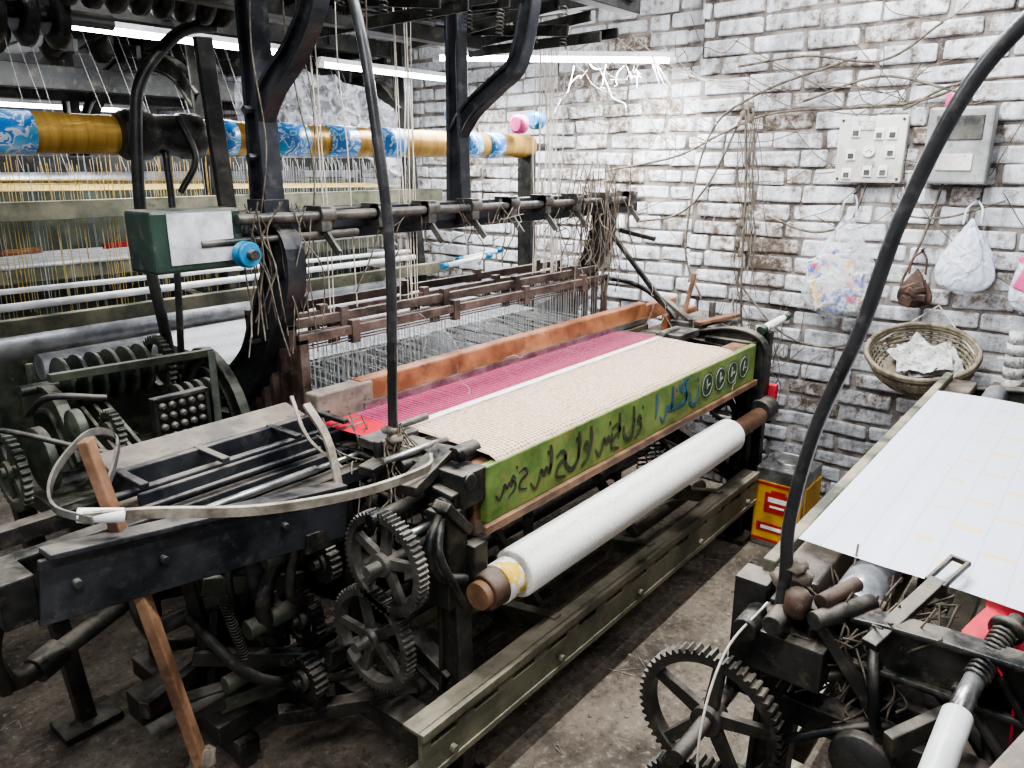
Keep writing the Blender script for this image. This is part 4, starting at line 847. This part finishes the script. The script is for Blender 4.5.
# ---------------------------------------------------------------- wall things
e=empty('switch_board',(3.47,0.90,1.51))
m=MB(); m.bx(3.44,3.48,0.77,1.03,1.51,1.77); m.obj('board',SWB,e,0.006)
m=MB(); ms=MB(); mk=MB()
for (yy,zz) in((0.82,1.70),(0.87,1.70),(0.96,1.71),(0.82,1.63),(0.97,1.62),(0.84,1.555),(0.90,1.555),(0.98,1.545)):
    m.bx(3.432,3.441,yy-0.018,yy+0.018,zz-0.022,zz+0.022); ms.bx(3.428,3.433,yy-0.011,yy+0.011,zz-0.014,zz+0.006)
m.cyl((3.44,0.90,1.635),(3.425,0.90,1.635),0.024)
m.obj('switches',WHITE,e,0.002); ms.obj('rockers',IRONGR,e,0.001)
for k in range(3): mk.cyl((3.425,0.89+0.01*k,1.632+0.006*(k%2)),(3.423,0.89+0.01*k,1.632+0.006*(k%2)),0.003,seg=8)
for (yy,zz) in((0.785,1.525),(1.015,1.525),(0.785,1.755),(1.015,1.755)): mk.cyl((3.441,yy,zz),(3.437,yy,zz),0.006,seg=8)
mk.obj('socket_holes_screws',INK,e)
m=MB(); m.box((3.436,0.925,1.735),(0.004,0.07,0.035),rx=0.06); m.box((3.436,0.90,1.585),(0.004,0.05,0.02),rx=-0.1); m.obj('pasted_paper',PAPER,e)
e=empty('electric_meter',(3.44,0.57,1.51))
m=MB(); m.bx(3.39,3.48,0.47,0.69,1.51,1.79); m.obj('case',METERG,e,0.01); m=MB(); m.bx(3.384,3.391,0.50,0.66,1.67,1.76); m.obj('window_glass',IRONGR,e,0.003)
m=MB(); m.bx(3.384,3.391,0.52,0.64,1.56,1.62); m.obj('rating_plate',SWB,e,0.002); m=MB(); m.cyl((3.42,0.62,1.79),(3.42,0.62,1.84),0.026); m.obj('pink_cap',PINK,e,0.004)
# basket: shallow cane bowl tipped toward the room
e=empty('wicker_basket',(3.31,0.57,0.7))
TB=Matrix.Translation((3.29,0.57,0.83))@Matrix.Rotation(math.radians(-32),4,'Y')
Rz=[(-0.10,0.04),(-0.095,0.09),(-0.075,0.13),(-0.045,0.155),(-0.01,0.172),(0.03,0.182)]
m=MB()
for (z,r) in [(-0.1,0.02),(-0.1,0.06)]+Rz+[(-0.085,0.11),(-0.06,0.145),(-0.03,0.165),(0.01,0.178),(0.045,0.186),(0.058,0.188),(0.050,0.190)]:
    pts=[(r*0.85*math.cos(2*math.pi*i/48),r*1.05*math.sin(2*math.pi*i/48),z) for i in range(49)]
    m.tube(pts,0.0075 if z<0.04 else 0.0095,6,smooth=False)
for i in range(40):
    a=2*math.pi*i/40; m.tube([(r*0.85*math.cos(a),r*1.05*math.sin(a),z) for z,r in Rz+[(0.055,0.187)]],0.005,5,n=2)
m.xform(TB).obj('woven_cane',WICK,e)
MB().lathe((0,0,-0.088),(0,0,1),[(0,0.03),(0.01,0.08),(0.03,0.115),(0.06,0.138)],24).xform(TB).obj('basket_lining',WICK,e)
rr=random.Random(4)
for q in range(4):
    bm=bmesh.new(); n=14; G=[]; cx=rr.uniform(-.02,.02); cy=rr.uniform(-.04,.04); ro=rr.uniform(-.7,.7); ph=[rr.uniform(0,6) for _ in range(4)]
    for i in range(n):
        row=[]
        for j in range(n):
            u=(i/(n-1)-0.5)*0.15; v=(j/(n-1)-0.5)*0.19
            h=0.012*math.sin(u*45+ph[0])*math.sin(v*35+ph[1])+0.007*math.sin(u*90+v*60+ph[2])+rr.uniform(-.002,.002)
            row.append(bm.verts.new(TB@V((cx+u*math.cos(ro)-v*math.sin(ro),cy+u*math.sin(ro)+v*math.cos(ro),-0.025+0.018*q+h+1.2*(u*u+v*v)))))
        G.append(row)
    for i in range(n-1):
        for j in range(n-1): bm.faces.new([G[i][j],G[i+1][j],G[i+1][j+1],G[i][j+1]])
    me=bpy.data.meshes.new('newspaper_sheet'); bm.to_mesh(me); bm.free(); me.materials.append(PAPER); o=bpy.data.objects.new('newspaper_sheet_%d'%(q+1),me); COL.objects.link(o); o.parent=e; o.matrix_parent_inverse=Matrix.Translation(-V(e.location))
threads('hanging_string',[[(3.48,0.57,1.03),(3.31,0.385,0.87)],[(3.48,0.57,1.03),(3.31,0.755,0.87)]],0.003,CORD,e)
def bag(name,c,w,h,seed,stuff,stuff2=None,skin=POLY,n=11):
    e=empty(name,(c[0],c[1],c[2]-h/2)); rr=random.Random(seed)
    bm=bmesh.new(); seg=40; rows=[]
    for j in range(19):
        t=j/18; z=c[2]+h/2-h*t
        r=(0.05+0.95*math.sin(min(1,t*1.15)*math.pi*0.55)**1.1)*w/2
        if t>0.8: r*=math.sqrt(max(0.02,1-((t-0.8)/0.21)**2))
        cr=0.10*(1-t)+0.05
        rows.append([bm.verts.new((c[0]+0.35*r*math.cos(a)*(1+cr*math.sin(7*a+seed)),c[1]+r*math.sin(a)*(1+cr*math.sin(9*a+seed*2+t*2)+0.07*math.sin(4*a+seed+t*5)+rr.uniform(-.03,.03)),z+rr.uniform(-.006,.006))) for a in [2*math.pi*i/seg for i in range(seg)]])
    for a,b in zip(rows,rows[1:]):
        for i in range(seg): f=bm.faces.new([a[i],a[(i+1)%seg],b[(i+1)%seg],b[i]]); f.smooth=True
    bm.faces.new(rows[-1])
    me=bpy.data.meshes.new('bag_skin'); bm.to_mesh(me); bm.free(); me.materials.append(skin); o=bpy.data.objects.new('bag_skin',me); COL.objects.link(o); o.parent=e; o.matrix_parent_inverse=Matrix.Translation(-V(e.location))
    if stuff is not None:
        m=MB(); m2=MB()
        for k in range(n):
            (m if k%2 else m2).box((c[0]-0.015+rr.uniform(-.012,.012),c[1]+rr.uniform(-.22,.22)*w,c[2]-h*0.18+rr.uniform(-.18,.20)*h),(0.02,w*rr.uniform(.3,.5),h*rr.uniform(.16,.30)),rx=rr.uniform(-.6,.6),rz=rr.uniform(-.2,.2))
        m.obj('contents',stuff,e,0.006); m2.obj('contents_packets',stuff2 or stuff,e,0.006)
    m=MB()
    for s in(-1,1): m.tube([(c[0],c[1]+s*0.03,c[2]+h/2-0.02),(c[0]+0.01,c[1]+s*0.025,c[2]+h/2+0.04),(3.46,c[1],c[2]+h/2+0.07)],0.004)
    m.obj('handles',skin,e)
    MB().cyl((3.44,c[1],c[2]+h/2+0.075),(3.48,c[1],c[2]+h/2+0.078),0.004).obj('hook',IRON,e)
bag('plastic_bag',(3.395,0.94,1.17),0.30,0.44,3,YEL,PACK); bag('plastic_bag',(3.41,0.49,1.24),0.19,0.28,5,None,None,POLYW); bag('plastic_bag',(3.41,0.24,1.22),0.18,0.36,8,PINK,YEL,POLYW)
bag('cloth_sack',(3.42,0.655,1.10),0.12,0.15,11,RUST,RUST,RUST)
e=empty('yarn_cone_stack',(3.38,0.27,0.75))
MB().bx(3.30,3.48,0.18,0.335,0.73,0.75).obj('shelf_board',WOODB,e,0.003)
m=MB()
for i in range(5): m.lathe((3.38,0.27,0.752+0.045*i),(0,0,1),[(0,0.032),(0.043,0.036)],14)
m.obj('cones',PAPER,e)
L=[]
def cab(pts): L.append([tuple(p) for p in smooth_path(pts,8)])
cab([(3.47,0.30,2.35),(3.47,0.55,1.95),(3.46,0.75,1.82),(3.46,1.3,1.80),(3.46,1.55,1.72),(3.5,1.8,1.62),(3.5,2.2,1.55)])
cab([(3.47,1.0,2.0),(3.46,1.4,1.88),(3.46,1.62,1.70),(3.46,1.70,1.2),(3.46,1.60,0.95)])
cab([(3.46,1.45,1.82),(3.46,1.42,1.5),(3.46,1.40,1.0),(3.46,1.35,0.6)])
cab([(3.46,0.9,1.51),(3.45,0.95,1.35),(3.44,1.1,1.30),(3.44,1.3,1.36)])
cab([(3.46,0.62,1.51),(3.45,0.66,1.3),(3.45,0.72,1.1)])
cab([(3.46,0.8,1.79),(3.46,0.6,1.88),(3.46,0.2,1.9),(3.46,-0.4,2.0)])
cab([(3.46,1.2,1.84),(3.46,0.9,1.92),(3.46,0.62,1.85)])
cab([(3.46,0.80,1.51),(3.45,0.78,1.4),(3.45,0.6,1.38),(3.45,0.4,1.45)])
cab([(3.46,1.46,1.8),(3.46,1.6,1.5),(3.46,1.75,1.35),(3.5,2.0,1.30)])
cab([(3.46,1.42,1.05),(3.44,1.2,0.85),(3.44,1.0,0.80),(3.45,0.8,0.86)])
cab([(3.46,1.5,2.0),(3.46,1.2,2.02),(3.46,0.9,1.98),(3.46,0.7,2.1)])
threads('wall_cables',L,0.0055,CORDD)
L=[]
for k in range(34):
    y=rnd(0.3,2.5); z=rnd(1.4,2.3); L.append(squig((3.46,y,z),(3.46,y+rnd(-.6,.6),z+rnd(-.5,.1)),rnd(0,.12),0.02))
for k in range(16):
    y=1.42+rnd(-.04,.04); L.append(squig((3.45,y,1.82+rnd(-.1,.05)),(3.45,y+rnd(-.08,.08),1.1+rnd(-.4,.4)),0.0,0.025))
for k in range(16):
    y=rnd(1.0,1.5); L.append(squig((3.45,y,rnd(.7,1.1)),(3.45,y+rnd(-.2,.2),rnd(.4,.8)),0.02,0.03))
for k in range(14):
    L.append(squig((3.45,rnd(.75,1.0),rnd(1.75,1.9)),(3.45,rnd(.5,1.5),rnd(1.75,2.1)),rnd(0,.06),0.03))
threads('wall_strings',L,0.0020,CORDD)
m=MB()
for k in range(8): m.blob((3.462,1.43+rnd(-.04,.04),1.20+rnd(-.1,.2) if k<5 else 1.82+rnd(-.04,.04)),rnd(.010,.018),(0.7,1,1.3),k+90,0.4)
o=m.obj('soot_cobweb_clumps',CORDD); o.parent=WB
L=[]
for k in range(3):
    L.append(droop((3.55,2.0+0.1*k,2.2),(3.46,1.3,1.9+0.03*k),0.1,12,0.003)); L.append(droop((3.3,1.85,2.06),(3.46,1.75-0.1*k,1.75),0.06,12,0.003))
for k in range(12):
    a=(3.15+rnd(-.15,.15),2.0+rnd(-.2,.15),2.03); L.append(squig(a,(a[0]+rnd(-.1,.1),a[1]+rnd(-.25,.1),2.03-rnd(.05,.22)),0.02,0.025))
threads('lamp_wires',L,0.0024,CORD)

# ---------------------------------------------------------------- oil tin
e=empty('oil_tin',(3.08,0.97,0))
m=MB(); m.bx(2.98,3.19,0.865,1.075,0.002,0.36); m.obj('tin_body',STEEL,e,0.006)
m=MB(); m.bx(2.976,2.9795,0.872,1.068,0.03,0.30).bx(2.985,3.185,0.8615,0.8645,0.03,0.30)
TY=grime('yellow_print',(0.36,0.18,0.01),(0.58,0.34,0.03),0.4,0.1,6,0.1,(0.3,0.12,0.02),20); TR=grime('red_print',(0.26,0.015,0.01),(0.38,0.03,0.02),0.4,0.1,6,0.1)
m.obj('yellow_label',TY,e)
m=MB(); m.bx(2.9735,2.9762,0.915,1.025,0.165,0.255).bx(2.9735,2.9762,0.94,1.0,0.255,0.268).bx(2.9735,2.9762,0.89,1.05,0.075,0.115).bx(2.9735,2.9762,0.872,1.068,0.285,0.297).bx(2.9735,2.9762,0.872,1.068,0.032,0.044); m.obj('red_label_print',TR,e)
m=MB(); m.bx(2.972,2.9736,0.93,1.01,0.215,0.235).bx(2.972,2.9736,0.94,1.0,0.19,0.198).bx(2.972,2.9736,0.91,1.03,0.088,0.102); m.obj('label_text_panel',WHITE,e)
MB().cyl((3.08,0.97,0.36),(3.08,0.97,0.375),0.05).tube([(3.08,0.90,0.362),(3.08,0.91,0.40),(3.08,1.03,0.40),(3.08,1.04,0.362)],0.004).obj('tin_cap',STEEL,e)

# floor debris
m=MB()
for i in range(700):
    x=rnd(0.5,3.3);y=rnd(0.1,2.6); s=rnd(.002,.008); m.blob((x,y,s*0.3),s,(1,1,0.5),i,0.3,1)
m.obj('floor_debris',grime('floor_grit',(0.05,0.04,0.03),(0.30,0.26,0.20),0.9,0,30,0.2))
L=[]
for i in range(120):
    x=rnd(0.5,3.3);y=rnd(0.3,2.4); L.append([tuple(p) for p in smooth_path([(x+rnd(-.04,.04),y+rnd(-.04,.04),0.004) for _ in range(4)],4)])
threads('floor_lint',L,0.0009,LINT)

# ---------------------------------------------------------------- world and camera
w=bpy.data.worlds.new('world'); SC.world=w; w.use_nodes=True
w.node_tree.nodes['Background'].inputs[0].default_value=(0.86,0.90,1.0,1); w.node_tree.nodes['Background'].inputs[1].default_value=0.6
SC.view_settings.view_transform='AgX'
try: SC.view_settings.look='AgX - Medium High Contrast'
except Exception: pass
SC.view_settings.exposure=0.2
th=math.atan(219/760); a=math.atan(638/math.hypot(760,219))
F=V((math.cos(a),math.sin(a),0)); R=V((math.sin(a),-math.cos(a),0)); U=V((0,0,1))
fw=F*math.cos(th)-U*math.sin(th); up=F*math.sin(th)+U*math.cos(th)
cam=bpy.data.cameras.new('camera'); co=bpy.data.objects.new('camera',cam); COL.objects.link(co)
cam.sensor_width=36; cam.lens=760/1024*36; cam.clip_start=0.02
M=Matrix((R,up,-fw)).transposed().to_4x4(); M.translation=V((0,0,1.58)); co.matrix_world=M
SC.camera=co
